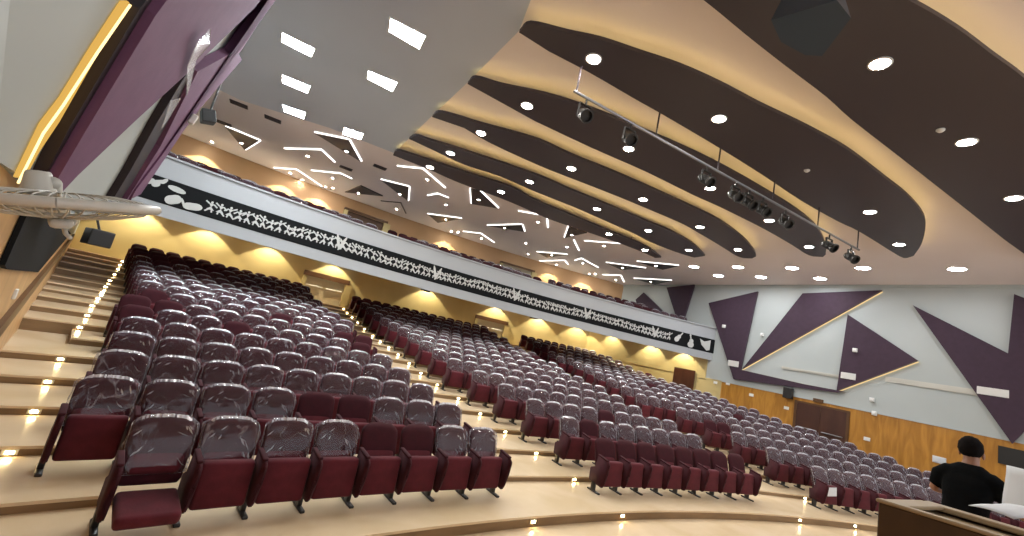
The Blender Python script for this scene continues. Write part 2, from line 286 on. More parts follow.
def tube(bm, pts, r, n=8, cap=True, mi=0):
    pts = [Vector(p) for p in pts]; rings = []
    rs = r if isinstance(r, (list, tuple)) else [r] * len(pts)
    prev = None
    for i, p in enumerate(pts):
        t = (pts[min(i + 1, len(pts) - 1)] - pts[max(i - 1, 0)]).normalized()
        if prev is None:
            prev = t.orthogonal().normalized()
        u = (prev - t * prev.dot(t)).normalized(); prev = u; w = t.cross(u)
        rings.append([bm.verts.new(p + (u * math.cos(2 * PI * k / n) + w * math.sin(2 * PI * k / n)) * rs[i]) for k in range(n)])
    for a, b in zip(rings, rings[1:]):
        for k in range(n):
            f = bm.faces.new((a[k], a[(k + 1) % n], b[(k + 1) % n], b[k])); f.material_index = mi
    if cap:
        bm.faces.new(rings[0][::-1]).material_index = mi; bm.faces.new(rings[-1]).material_index = mi
def lathe(bm, prof, n=24, mt=None, mi=0):
    """prof: (radius, height) pairs, open ends capped when radius > 0"""
    mt = mt or Matrix(); rings = []
    for r, h in prof:
        if r < 1e-6: rings.append([bm.verts.new(mt @ Vector((0, 0, h)))])
        else: rings.append([bm.verts.new(mt @ Vector((r * math.cos(2 * PI * k / n), r * math.sin(2 * PI * k / n), h))) for k in range(n)])
    for a, b in zip(rings, rings[1:]):
        for k in range(n):
            va = [a[0]] if len(a) == 1 else [a[k], a[(k + 1) % n]]
            vb = [b[0]] if len(b) == 1 else [b[(k + 1) % n], b[k]]
            if len(va) + len(vb) > 2: bm.faces.new(va + vb).material_index = mi
    for r in (rings[0], rings[-1]):
        if len(r) > 1:
            try: bm.faces.new(r).material_index = mi
            except ValueError: pass
def face_to(n, up=Vector((0, 0, 1))):
    """rotation whose local z is n and local y is as close to up as can be"""
    n = Vector(n).normalized(); x = up.cross(n)
    if x.length < 1e-4: x = Vector((1, 0, 0))
    x.normalize(); y = n.cross(x)
    return Matrix((x, y, n)).transposed()
def resample(pts, step):
    pts = [Vector(p) for p in pts]; out = [pts[0]]
    for a, b in zip(pts, pts[1:]):
        k = max(1, int((b - a).length / step))
        out += [a.lerp(b, i / k) for i in range(1, k + 1)]
    return out
def smooth_line(pts, sub=4):
    pts = [Vector((*p, 0)[:3]) for p in pts]; out = []
    P = [pts[0] * 2 - pts[1]] + pts + [pts[-1] * 2 - pts[-2]]
    for i in range(1, len(P) - 2):
        a, b, c, d = P[i - 1:i + 3]
        for k in range(sub):
            t = k / sub
            out.append(.5 * ((2 * b) + (c - a) * t + (2 * a - 5 * b + 4 * c - d) * t * t + (3 * b - a - 3 * c + d) * t ** 3))
    out.append(pts[-1]); return out

# ------------------------------------------------------------------ floor: curved terraces
def rb(k): return ROW0 + ROWD * k + .4          # riser behind row k
def build_floor():
    bm = bmesh.new()
    AISLE = -.788                                # stair flight along the wall: two risers merge there
    def ts(r):
        a0, a1 = a_left(r), a_right(r); am = max(AISLE, a0 + .004)
        return [a0 + (am - a0) * i / 3 for i in range(4)], [am + (a1 - am) * i / 60 for i in range(61)]
    def ring(r0, r1, z, grp):
        A, B = ts(r0)[grp], ts(r1)[grp]
        for i in range(len(A) - 1):
            quad(bm, pol(r0, A[i], z), pol(r0, A[i + 1], z), pol(r1, B[i + 1], z), pol(r1, B[i], z), 0)
    def riser(r, z0, z1, grp):
        A = ts(r)[grp]
        if z1 - z0 < 1e-4: return
        for i in range(len(A) - 1):
            quad(bm, pol(r, A[i], z0), pol(r, A[i + 1], z0), pol(r, A[i + 1], z1 - .03), pol(r, A[i], z1 - .03), 1)
            quad(bm, pol(r, A[i], z1 - .03), pol(r, A[i + 1], z1 - .03), pol(r - .015, A[i + 1], z1 - .03), pol(r - .015, A[i], z1 - .03), 0)
            quad(bm, pol(r - .015, A[i], z1 - .03), pol(r - .015, A[i + 1], z1 - .03), pol(r - .015, A[i + 1], z1), pol(r - .015, A[i], z1), 0)
            quad(bm, pol(r - .015, A[i], z1), pol(r - .015, A[i + 1], z1), pol(r, A[i + 1], z1), pol(r, A[i], z1), 0)
    for g in (0, 1):
        tz = list(TREAD)
        if g == 0: tz[6] = tz[5]
        ring(16.0, RFRONT, -.15, g); riser(RFRONT, -.15, 0, g)
        for k in range(NROWS + 1):
            r0 = RFRONT if k == 0 else rb(k - 1)
            r1 = rb(k) if k < NROWS else RBACK + .3
            ring(r0, r1, tz[k], g)
            if k < NROWS: riser(rb(k), tz[k], tz[k + 1], g)
    k = 6
    quad(bm, pol(rb(5), AISLE, TREAD[5]), pol(rb(6), AISLE, TREAD[5]), pol(rb(6), AISLE, TREAD[6]), pol(rb(5), AISLE, TREAD[6]), 1)
    bmesh.ops.remove_doubles(bm, verts=bm.verts, dist=.0005)
    struct('floor', bm, ['tread', 'riser'])
build_floor()
# front apron that the arcs do not reach (under the stage)
bm = bmesh.new(); hull_prism(bm, [Vector((x, y, -.16)) for x, y in ((-9, -6), (14, -8), (15, 6), (8, 6), (2, 4.4), (-4, 2.4))], Vector((0, 0, -.1)))
struct('floor_apron', bm, 'tread')

# stage the photographer stands on
SA = Vector((math.sin(-.454), math.cos(-.454), 0)); SB = Vector((SA.y, -SA.x, 0))   # towards the audience, along the stage edge
bm = bmesh.new(); pts = []
for i in range(25):
    t = -4.0 + 15.0 * i / 24; pts.append(SA * (2.45 - .006 * (t - 4) ** 2) + SB * t)
hull_prism(bm, [p + Vector((0, 0, .65)) for p in pts] + [SB * 11 - SA * 7 + Vector((0, 0, .65)), SB * -4 - SA * 7 + Vector((0, 0, .65))], Vector((0, 0, -.82)))
struct('stage_floor', bm, 'pine')

# ------------------------------------------------------------------ walls
bm = bmesh.new(); hull_prism(bm, [on_wall(s, z) for s, z in ((-12, -.2), (12.6, -.2), (12.6, 2.66), (-12, 2.66))], WNRM * .3)
struct('wall_right_wood', bm, 'veneer')
bm = bmesh.new(); hull_prism(bm, [on_wall(s, z) for s, z in ((-12, 2.66), (24, 2.66), (24, ZC + .1), (-12, ZC + .1))], WNRM * .3)
struct('wall_right', bm, 'wall')
bm = bmesh.new(); hull_prism(bm, [on_wall(s, z) for s, z in ((12.6, -.2), (26, -.2), (26, 2.66), (12.6, 2.66))], WNRM * .3)
hull_prism(bm, [on_wall(s, z, .03) for s, z in ((13.5, 2.6), (24, 2.6), (24, 5.2), (13.5, 4.0))], WNRM * .05)
struct('wall_right_rear', bm, 'cream')
bm = bmesh.new()
hull_prism(bm, [on_wall(s, z, .03) for s, z in ((-12, 2.62), (12.6, 2.62), (12.6, 2.69), (-12, 2.69))], WNRM * .06)
struct('trim_1', bm, 'wall')
bm = bmesh.new(); hull_prism(bm, [on_wall(s, z, .05) for s, z in ((-12, 7.62), (24, 7.62), (24, ZC), (-12, ZC))], WNRM * .06)
struct('trim_2', bm, 'wall')
# side wall by the stairs
bm = bmesh.new(); hull_prism(bm, [on_left(s, z) for s, z in ((-8, -.2), (27, -.2), (27, 2.62), (-8, 2.62))], LNRM * -.3)
struct('wall_left_wood', bm, 'pine')
bm = bmesh.new(); hull_prism(bm, [on_left(s, z) for s, z in ((-8, 2.62), (27, 2.62), (27, ZC + .1), (-8, ZC + .1))], LNRM * -.3)
struct('wall_left', bm, 'wall')
bm = bmesh.new()      # splayed acoustic wall leaning over the stairs
F = [on_splay(s, z) for s, z in ((1.0, 2.62), (7.05, 2.62), (7.05, ZC + .02), (1.0, ZC + .02))]
Bk = [on_splay(7.05, z) + Vector((0, 0, 0)) for z in (2.45, ZC + .02)]
hull_prism(bm, F, SPN * -.12)
struct('wall_left_splay', bm, 'wall')
bm = bmesh.new()      # sloping skirting that follows the stairs
ss = [3.0 + i for i in range(20)]
up = [on_left(s, .58 + .0955 * s, .05) for s in ss]; dn = [on_left(s, .36 + .0955 * s, .05) for s in ss]
hull_prism(bm, up + dn[::-1], LNRM * -.06)
struct('trim_3', bm, 'brown')

# curved back walls
def arc_wall(r, z0, z1, n=70, d=.25):
    bm = bmesh.new(); a0, a1 = a_left(r) - .01, a_right(r) + .01
    for i in range(n):
        a, b = a0 + (a1 - a0) * i / n, a0 + (a1 - a0) * (i + 1) / n
        for (ra, rb_) in ((r, r), (r + d, r + d)):
            quad(bm, pol(ra, a, z0), pol(ra, b, z0), pol(ra, b, z1), pol(ra, a, z1))
    return bm
struct('wall_back', arc_wall(RBACK, 1.9, 5.4), 'cream')
struct('wall_back_balcony', arc_wall(44.6, 4.9, ZC + .1), 'bwall')

# ------------------------------------------------------------------ balcony
RF = 38.0
def sweep(prof, a0=None, a1=None, n=90, mis=None):
    bm = bmesh.new(); rings = []
    for i in range(n + 1):
        ring = []
        for r, z in prof:
            A0 = a_left(r) if a0 is None else a0; A1 = a_right(r) if a1 is None else a1
            ring.append(bm.verts.new(pol(r, A0 + (A1 - A0) * i / n, z)))
        rings.append(ring)
    for p, q in zip(rings, rings[1:]):
        for j in range(len(prof) - 1):
            f = bm.faces.new((p[j], p[j + 1], q[j + 1], q[j])); f.material_index = mis[j] if mis else 0
    return bm
SOF = [(RF + .05, 3.64), (RF + 1.2, 4.30), (RBACK + .1, 4.95)]
balc = struct('balcony_slab', sweep([(44.8, 5.90), (42.6, 5.75), (42.6, 5.45), (41.4, 5.45), (41.4, 5.15), (40.2, 5.15), (40.2, 4.85), (38.3, 4.85), (38.3, 5.28), (RF, 5.28), (RF, 3.60), (RF + .05, 3.60)] + SOF,
                                mis=[0] * 9 + [1, 1] + [2] * 3), ['parapet', 'parapet', 'bwall'])
tag(obj('fascia_band', sweep([(RF, 3.97), (RF - .03, 3.99), (RF - .03, 4.68), (RF, 4.70)], -.80), 'black', balc))
bm = sweep([(RF - .01, 5.27), (RF - .06, 5.29), (RF - .06, 5.34), (RF + .1, 5.34), (RF + .1, 5.27)])
obj('coping', bm, 'parapet', balc)
def frieze():
    """a row of white dancing figures with larger cut-outs at the two ends"""
    bm = bmesh.new(); R = RF - .045
    def P(a, z): return pol(R, a, z)
    def blob(a, z, w, h, rot=0, n=14, f=None):
        pts = []
        for k in range(n):
            t = 2 * PI * k / n; q = f(t) if f else 1.0
            x, y = w * q * math.cos(t), h * q * math.sin(t)
            pts.append(P(a + (x * math.cos(rot) - y * math.sin(rot)) / R, z + x * math.sin(rot) + y * math.cos(rot)))
        hull_prism(bm, pts, (pol(1, a) - Vector((CX, CY, 0))) * .015)
    def bar(a0, z0, a1, z1, w=.02):
        dx, dz = (a1 - a0) * R, z1 - z0; l = math.hypot(dx, dz); nx, nz = -dz / l * w, dx / l * w
        hull_prism(bm, [P(a0 + nx / R, z0 + nz), P(a1 + nx / R, z1 + nz), P(a1 - nx / R, z1 - nz), P(a0 - nx / R, z0 - nz)], (pol(1, a0) - Vector((CX, CY, 0))) * .015)
    rnd = random.Random(3); a = -.7365; n = 0
    while a < -.192:
        z = 4.21 + .04 * math.sin(a * 37); h = rnd.uniform(.24, .33); w = rnd.uniform(.08, .12); k = rnd.randint(0, 3)
        blob(a, z + h, .035, .04, n=8)                                              # head
        hull_prism(bm, [P(a - w / R * .7, z + h * .85), P(a + w / R * .7, z + h * .85), P(a, z + h * .45)], (pol(1, a) - Vector((CX, CY, 0))) * .015)
        hull_prism(bm, [P(a, z + h * .5), P(a - w / R, z + h * .12), P(a + w / R, z + h * .12)], (pol(1, a) - Vector((CX, CY, 0))) * .015)
        bar(a - w / R * .6, z + h * .82, a - .16 / R, z + h * (.5 if k % 2 else 1.05))
        bar(a + w / R * .6, z + h * .82, a + .16 / R, z + h * (1.05 if k % 2 else .55))
        bar(a - w / R * .4, z + h * .15, a - w / R * (1.2 if k > 1 else .5), z - .04)
        bar(a + w / R * .4, z + h * .15, a + w / R * (.5 if k > 1 else 1.3), z - .04)
        n += 1
        if n % 17 == 0:
            blob(a, z + .2, .05, .30, .35, 10); blob(a + .004, z + .18, .05, .30, -.35, 10)
        a += rnd.uniform(.0052, .0068)
    # trumpet, oval and butterfly at the stair end
    for i in range(3): blob(-.7795 + .0035 * i, 4.44 + .05 * (i % 2), .10, .07, .6)
    bar(-.7800, 4.38, -.7690, 4.58, .05); blob(-.7685, 4.60, .05, .10, -.5)
    blob(-.7600, 4.48, .22, .08, -.12)
    blob(-.7600, 4.17, .16, .17, .5, 18, lambda t: 1 + .25 * math.cos(2 * t)); blob(-.7475, 4.14, .19, .14, .2, 18, lambda t: 1 + .25 * math.cos(2 * t))
    blob(-.7540, 4.18, .03, .12, .5)
    # violin, guitar and wing at the wooden wall end
    blob(-.1830, 4.28, .15, .13, .9); blob(-.1800, 4.42, .11, .10, .9); bar(-.1800, 4.42, -.1750, 4.66, .03)
    blob(-.1610, 4.16, .18, .16); blob(-.1606, 4.35, .12, .11); bar(-.1610, 4.36, -.1630, 4.64, .03); blob(-.1630, 4.64, .05, .045)
    hull_prism(bm, [P(-.1480, 4.58), P(-.141, 4.48), P(-.1315, 4.62), P(-.1315, 4.10), P(-.136, 4.04), P(-.1445, 4.28)], (pol(1, -.14) - Vector((CX, CY, 0))) * .015)
    return bm
tag(obj('frieze', frieze(), 'cutout', balc), 'white cut-out figures and instruments on the black band')

# ------------------------------------------------------------------ ceiling
bm = bmesh.new(); hull_prism(bm, [LNRM * u + LDIR * s + Vector((0, 0, ZC)) for u, s in ((-1, -10), (24, -10), (40, 12), (34, 40), (-1, 30))], Vector((0, 0, .25)))
struct('ceiling', bm, 'ceil')
so = D['soffit']; bm = bmesh.new()
so_pts = [Vector((*p, ZC - .1)) for p in so[:5]] + [Vector((2.0, -2.0, ZC - .1)), LNRM * -.3 + LDIR * -3 + Vector((0, 0, ZC - .1)), LNRM * -.3 + LDIR * 12 + Vector((0, 0, ZC - .1))] + [Vector((*p, ZC - .1)) for p in so[:4:-1]]
hull_prism(bm, so_pts, Vector((0, 0, .098)))
struct('ceiling_soffit', bm, 'soffit')
ZS = 7.44
SLABN = ['rearmost narrow', 'second from the rear', 'third from the rear', 'fourth from the rear', 'broad fifth', 'broad front']
for i, (u, l) in enumerate(D['slabs']):
    up = smooth_line(u, 4); lo = smooth_line(l, 3)
    bm = bmesh.new(); hull_prism(bm, [Vector((p.x, p.y, ZS)) for p in up + lo], Vector((0, 0, .07)))
    sl = struct('ceiling_slab', bm, 'slab')
    tag(sl, SLABN[i] + ' dark brown wave slab hung below the ceiling')
    # hidden warm strip on top, just inside the edge that faces the stage
    line = resample([Vector((p.x, p.y, ZS + .085)) for p in up], .35)
    cen = sum((Vector((p.x, p.y, ZS + .085)) for p in lo), Vector()) / len(lo)
    ins = []
    for j, p in enumerate(line):
        t = (line[min(j + 1, len(line) - 1)] - line[max(j - 1, 0)]).normalized(); n = Vector((-t.y, t.x, 0))
        q = lo[min(range(len(lo)), key=lambda k: (lo[k].x - p.x) ** 2 + (lo[k].y - p.y) ** 2)]
        d = Vector((q.x - p.x, q.y - p.y, 0))
        if n.dot(d) < 0: n = -n
        ins.append(p + n * min(.10, d.length * .4))
    bm = bmesh.new(); tube(bm, ins[2:-1], .012, 4)
    obj('light_strip', bm, 'cove', sl)
    bm = bmesh.new()
    for t in (.2, .5, .8):
        p = up[int(len(up) * t)]; q = lo[int(len(lo) * (1 - t))]; c = (p + q) / 2
        tube(bm, [(c.x, c.y, ZS + .06), (c.x, c.y, ZC)], .02, 6)
    obj('hanger', bm, 'slab', sl)

# ------------------------------------------------------------------ ceiling lights
def downlight_meshes(r, m):
    bm = bmesh.new(); lathe(bm, [(r * 1.25, 0), (r * 1.25, -.012), (r, -.016), (r, 0)], 20)
    a = mesh_of('trim_ring', bm, 'white', smooth=True)
    bm = bmesh.new(); lathe(bm, [(r, -.008), (r * .7, -.014), (0, -.018)], 20)
    b = mesh_of('lamp_lens', bm, m, smooth=True); return a, b
DL = downlight_meshes(.12, 'lens'); DLB = downlight_meshes(.085, 'lens'); RL = downlight_meshes(.22, 'round_light'); DS = downlight_meshes(.055, 'lens')
def downlight(loc, label, group, ms=DL, name='downlight'):
    e = empty(name, loc, label, 'downlight', group)
    link('trim_ring', ms[0], e); link('lamp_lens', ms[1], e); return e
for i, L in enumerate(D['slab_lights']):
    for j, (x, y) in enumerate(L):
        downlight((x, y, ZS), '%s round downlight from the pointed tip in %s brown ceiling slab' % (NTH[j], SLABN[i]), 'downlights in the brown wave slabs')
REAR = D['spots_rear']
for j, (x, y) in enumerate(sorted(REAR)):
    downlight((x, y, ZC), 'small round downlight in pink rear ceiling, %s counted from stair-side wall' % (NTH[j]), 'downlights between the ceiling triangles', DS)
for j, (x, y) in enumerate(D['round']):
    downlight((x, y, ZC), 'large round white ceiling light near grey wall, %s from the balcony end' % NTH[j], 'round ceiling lights by the triangle wall', RL, 'ceiling_light')
for j, (x, y) in enumerate(D['sensors']):
    bm = bmesh.new(); lathe(bm, [(.06, 0), (.06, -.02), (.03, -.05), (0, -.055)], 16)
    o = obj('smoke_detector', bm, 'white', smooth=True); o.location = (x, y, ZS)
    tag(o, ['small white smoke detector under broad fifth brown slab', 'small white smoke detector under broad front brown slab'][j], 'smoke detector', 'smoke detectors')
ROWN = ['first of three along the stair-side wall', 'second of three along the stair-side wall', 'third of three along the stair-side wall',
        'nearest of three beside the wave tips', 'middle of three beside the wave tips', 'rearmost of three beside the wave tips']
for j, q in enumerate(D['panels']):
    c = Vector((sum(p[0] for p in q) / 4, sum(p[1] for p in q) / 4, ZC - .1))
    e = empty('ceiling_panel_light', c, 'bright rectangular light panel in grey ceiling, ' + ROWN[j], 'ceiling light', 'rectangular ceiling light panels')
    P4 = [Vector((p[0] - c.x, p[1] - c.y, 0)) for p in q]
    bm = bmesh.new(); hull_prism(bm, [p * .95 + Vector((0, 0, -.012)) for p in P4], Vector((0, 0, .01))); obj('diffuser', bm, 'panel_light', e)
    bm = bmesh.new()
    for k in range(4):
        a, b = P4[k], P4[(k + 1) % 4]; hull_prism(bm, [a * 1.04, b * 1.04, b * .95, a * .95], Vector((0, 0, -.018)))
    obj('frame', bm, 'white', e)
for j, (pts, lt, ed) in enumerate(D['triangles']):
    c = Vector((sum(p[0] for p in pts) / len(pts), sum(p[1] for p in pts) / len(pts), ZC))
    e = empty('ceiling_triangle', c, 'dark triangle panel with white light edge in pink ceiling, %s from stair-side wall' % NTH[j], 'ceiling panel', 'dark triangle panels in the rear ceiling')
    P3 = [Vector((p[0] - c.x, p[1] - c.y, 0)) for p in pts]
    bm = bmesh.new(); hull_prism(bm, [p + Vector((0, 0, -.05)) for p in P3], Vector((0, 0, .049))); obj('panel', bm, 'slab', e)
    for s in [x for x in ed.split(',') if x]:
        a, b = P3[int(s[0])], P3[int(s[1])]; d = (b - a).normalized(); n = Vector((-d.y, d.x, 0))
        if n.dot((a + b) / 2) < 0: n = -n
        bm = bmesh.new(); hull_prism(bm, [a + n * .01, b + n * .01, b + n * .05, a + n * .05], Vector((0, 0, -.035))); obj('light_strip', bm, 'led', e)
    l = Vector((lt[0] - c.x, lt[1] - c.y, -.05))
    o = link('trim_ring', DS[0], e); o.location = l; o = link('lamp_lens', DS[1], e); o.location = l
def strip_light(pts, label, w=.026, m='led'):
    bm = bmesh.new(); P = [Vector((*p, ZC - .004)) for p in pts]
    for a, b in zip(P, P[1:]):
        d = (b - a).normalized(); n = Vector((-d.y, d.x, 0)) * w; ext = d * w
        hull_prism(bm, [a + n - ext, b + n + ext, b - n + ext, a - n - ext], Vector((0, 0, -.03)))
    o = obj('linear_light', bm, m); return tag(o, label, 'linear light', 'angled light lines in the rear ceiling')
for j, pts in enumerate(D['chevrons']):
    strip_light(pts, 'thin %s white light line in pink ceiling, %s from stair-side wall' % ('bent' if len(pts) > 2 else 'straight', NTH[j]))
strip_light(D['slim'][0], 'dim unlit bent line recessed in pink ceiling above balcony door', .03, 'slab')
for j, (x, y) in enumerate(D['ceiling_vents']):
    bm = bmesh.new(); box(bm, (0, 0, -.012), (.5, .3, .024), bev=.006)
    for k in range(6): box(bm, (0, -.12 + .048 * k, -.028), (.46, .012, .01))
    o = obj('ceiling_vent', bm, 'slab'); o.location = (x, y, ZC if j else ZC); o.rotation_euler = (0, 0, .5)
    tag(o, 'dark slotted vent in the ceiling, %s from stair-side wall' % NTH[j], 'vent', 'dark ceiling vents')

# ------------------------------------------------------------------ lighting bar with stage spots
b0, b1 = [Vector((*p, 6.9)) for p in D['bar']]
e = empty('lighting_bar', b0, 'long thin pipe with hangers carrying stage spotlights under brown slabs', 'lighting bar')
bm = bmesh.new(); tube(bm, [(0, 0, 0), b1 - b0], .028, 8); obj('pipe', bm, 'steel', e)
for x, y in D['hang']:
    t = (Vector((x, y, 6.9)) - b0).dot(b1 - b0) / (b1 - b0).length_squared; p = b0.lerp(b1, max(.0, min(1, t))) - b0
    bm = bmesh.new(); tube(bm, [p, p + Vector((0, 0, ZC - 6.9))], .018, 6); obj('hanger', bm, 'slab', e)
bd = (b1 - b0).normalized(); bn = Vector((bd.y, -bd.x, 0))
bm = bmesh.new(); lathe(bm, [(.075, -.16), (.10, -.10), (.10, .10), (.125, .14), (.125, .19), (.095, .19), (.09, .12), (0, .12)], 16); SPB = mesh_of('lamp_body', bm, 'fanblk', smooth=False)
bm = bmesh.new(); box(bm, (-.13, 0, .06), (.015, .05, .26)); box(bm, (.13, 0, .06), (.015, .05, .26)); box(bm, (0, 0, .19), (.275, .05, .015)); tube(bm, [(0, 0, .19), (0, 0, .30)], .02, 6); SPY = mesh_of('yoke', bm, 'fanblk')
for j, (x, y) in enumerate(D['bar_spots']):
    t = (Vector((x, y, 6.9)) - b0).dot(b1 - b0) / (b1 - b0).length_squared; p = b0.lerp(b1, max(.02, min(.99, t)))
    e = empty('stage_spotlight', p - Vector((0, 0, .335)), 'black stage spotlight on ceiling pipe, %s from its stair-side end' % NTH[j], 'spotlight', 'stage spotlights on the pipe', math.atan2(bd.y, bd.x))
    o = link('lamp_body', SPB, e); o.rotation_euler = (PI * .5 + .6, 0, random.uniform(-.3, .3)); link('yoke', SPY, e)

# ------------------------------------------------------------------ hanging dark loudspeaker
bp = [Vector(p) for p in D['box']]; c = sum(bp, Vector()) / 6
e = empty('hanging_loudspeaker', c, 'big dark blue faceted loudspeaker hung under front brown slab', 'loudspeaker')
bm = bmesh.new(); A = [p - c for p in bp]
vs = [bm.verts.new(p) for p in A]; top = [bm.verts.new(p * .72 + Vector((0, 0, .45))) for p in A]
bm.faces.new(vs); bm.faces.new(top[::-1])
for k in range(6): bm.faces.new((vs[k], top[k], top[(k + 1) % 6], vs[(k + 1) % 6]))
obj('cabinet', bm, mat('deep_blue', (.014, .035, .065), .5), e)
bm = bmesh.new(); tube(bm, [A[0] * .6 + Vector((0, 0, .4)), A[0] * .6 + Vector((0, 0, .86))], .012, 6); tube(bm, [A[3] * .6 + Vector((0, 0, .4)), A[3] * .6 + Vector((0, 0, .86))], .012, 6)
obj('cable', bm, 'offwhite', e)

# ------------------------------------------------------------------ triangle wall
W = D['W']
def wall_panel(name, pts, label, d=.11, m='purple', cat='wall panel', grp='purple panels on the grey wall'):
    bm = bmesh.new(); hull_prism(bm, [on_wall(s, z, .03) for s, z in pts], WNRM * -d)
    return tag(obj(name, bm, m), label, cat, grp)
PN = ['tall purple panel with low tail nearest the balcony on grey wall', 'slanting purple blade-shaped panel between two triangles on grey wall', 'purple triangle pointing towards the stage above the wooden wall door',
      'long purple triangle above the person in black', 'purple panel beside the long triangle nearest the stage']
wps = [wall_panel('wall_panel', p, PN[j]) for j, p in enumerate(W['panel'])]
for j, (a, b) in enumerate(W['glow']):
    if j in (1, 3, 5): continue
    own = wps[[1, 0, 2, 4, 0, 3][j]]
    A, B = on_wall(*a, .015), on_wall(*b, .015); d = (B - A).normalized(); n = d.cross(WNRM) * .009
    bm = bmesh.new(); hull_prism(bm, [A + n, B + n, B - n, A - n], WNRM * -.035); obj('light_strip', bm, 'wall_led', own)
for j, p in enumerate(W['back_panel']):
    wall_panel('wall_panel', p, ['dark wedge panel low on the wall above the balcony end', 'dark triangle pointing down on wall above the balcony end'][j])
for j, q in enumerate(W['grille'] + W['vent']):
    s0, s1 = min(p[0] for p in q), max(p[0] for p in q); z0, z1 = min(p[1] for p in q), max(p[1] for p in q)
    long = j < 2; z0, z1 = (3.74, 3.86) if j == 0 else (3.88, 4.08) if j == 1 else (z0, z1)
    off = .03 if long else .14
    bm = bmesh.new()
    hull_prism(bm, [on_wall(s, z, .0 if long else .12) for s, z in ((s0, z0), (s1, z0), (s1, z1), (s0, z1))], WNRM * -.035)
    for k in range(3 if long else 5):
        z = z0 + (z1 - z0) * (k + .5) / (3 if long else 5)
        hull_prism(bm, [on_wall(s, zz, .03 if long else .15) for s, zz in ((s0 + .03, z - .008), (s1 - .03, z - .008), (s1 - .03, z + .008), (s0 + .03, z + .008))], WNRM * -.02)
    o = obj('wall_grille' if long else 'wall_vent', bm, 'offwhite' if long else 'white')
    tag(o, ['long pale air grille between blade panel and door triangle', 'long pale air grille between door triangle and long triangle', 'short white vent at the foot of the door triangle panel',
            'white vent low on the long purple triangle', 'white vent low on the tall purple panel by balcony'][j], 'grille' if long else 'vent', 'air grilles on the grey wall')
for j, (s, z) in enumerate(W['small']):
    bm = bmesh.new(); o = .14 if j < 2 else .0
    c = on_wall(s, z, o + .06); R = face_to(-WNRM)
    box(bm, c, (.15, .16, .12), R, .02); box(bm, c - WNRM * .07, (.08, .07, .03), R, .01)
    tag(obj('wall_speaker', bm, 'white'), ['white wall box on the door triangle panel', 'white wall box on the tall purple panel by balcony', 'white wall box between tall panel and blade panel',
        'upper white box above wooden wall beside the door', 'lower white box at top of wooden wall beside the door'][j], 'wall box', 'small white wall boxes')
for j, (s, z) in enumerate(W['wood_small']):
    bm = bmesh.new(); c = on_wall(s, z, .012); R = face_to(-WNRM)
    box(bm, c, (.20, .13, .025), R, .006); box(bm, c - WNRM * .016, (.06, .05, .012), R, .003)
    tag(obj('switch_plate', bm, 'white'), ['small white plate low on wood wall between door and person', 'small white plate on wood wall left of black speaker', 'small white plate on wood wall nearest balcony',
        'small white plate high on wood wall under tall panel', 'small white plate beside door frame on balcony side'][j], 'switch plate', 'white plates on the wooden wall')
s, z = W['speaker'][0]
bm = bmesh.new(); R = face_to(-WNRM); box(bm, on_wall(s, z, .16), (.34, .46, .26), R, .02)
tag(obj('wall_loudspeaker', bm, 'fanblk'), 'black box loudspeaker above wooden wall beside the door', 'loudspeaker')
q = W['exit']; bm = bmesh.new(); s = sum(p[0] for p in q) / 4; box(bm, on_wall(s, 2.66, .05), (.36, .15, .08), R, .01)
tag(obj('door_sign_box', bm, 'brown'), 'small dark sign box over the wooden wall door', 'sign box')
q = W['switch']; s = sum(p[0] for p in q) / 4; z = sum(p[1] for p in q) / 4
bm = bmesh.new(); box(bm, on_wall(s, z, .02), (.34, .22, .04), R, .01); box(bm, on_wall(s, z, .045), (.26, .14, .02), R, .005)
tag(obj('light_switch', bm, 'paper'), 'white switch panel on wooden wall by the person in black', 'switch panel')
q = W['screen']; bm = bmesh.new(); hull_prism(bm, [on_wall(s, z, .02) for s, z in ((3.3, 1.88), (1.6, 1.88), (1.6, 2.42), (3.3, 2.42))], WNRM * -.05)
tag(obj('wall_board', bm, 'fanblk'), 'black board on wooden wall behind the person', 'board')
# door in the wooden wall
dz0, dz1, ds0, ds1 = .2, 2.42, 7.3, 9.1
bm = bmesh.new()
for a, b, c_, d in ((ds0 - .1, ds0, dz0, dz1 + .08), (ds1, ds1 + .1, dz0, dz1 + .08), (ds0, ds1, dz1, dz1 + .08)):
    hull_prism(bm, [on_wall(s, z, .0) for s, z in ((a, c_), (b, c_), (b, d), (a, d))], WNRM * -.04)
dr = struct('door_1', bm, 'brown')
mid = (ds0 + ds1) / 2
maho = vary(mat('mahogany', (.06, .02, .012), .4), (.05, .017, .010), (.075, .027, .015), (3, 3, .6), 4)
for a, b in ((ds0, mid - .006), (mid + .006, ds1)):
    bm = bmesh.new(); hull_prism(bm, [on_wall(s, z, .0) for s, z in ((a, dz0), (b, dz0), (b, dz1), (a, dz1))], WNRM * -.025)
    lf = obj('door_leaf', bm, maho, dr)
    bm = bmesh.new(); A, B = on_wall(a + .1, 1.42, .09), on_wall(b - .1, 1.42, .09); tube(bm, [A, B], .022, 8)
    tube(bm, [A, A + WNRM * .07], .02, 6); tube(bm, [B, B + WNRM * .07], .02, 6); obj('push_bar', bm, 'steel', lf)

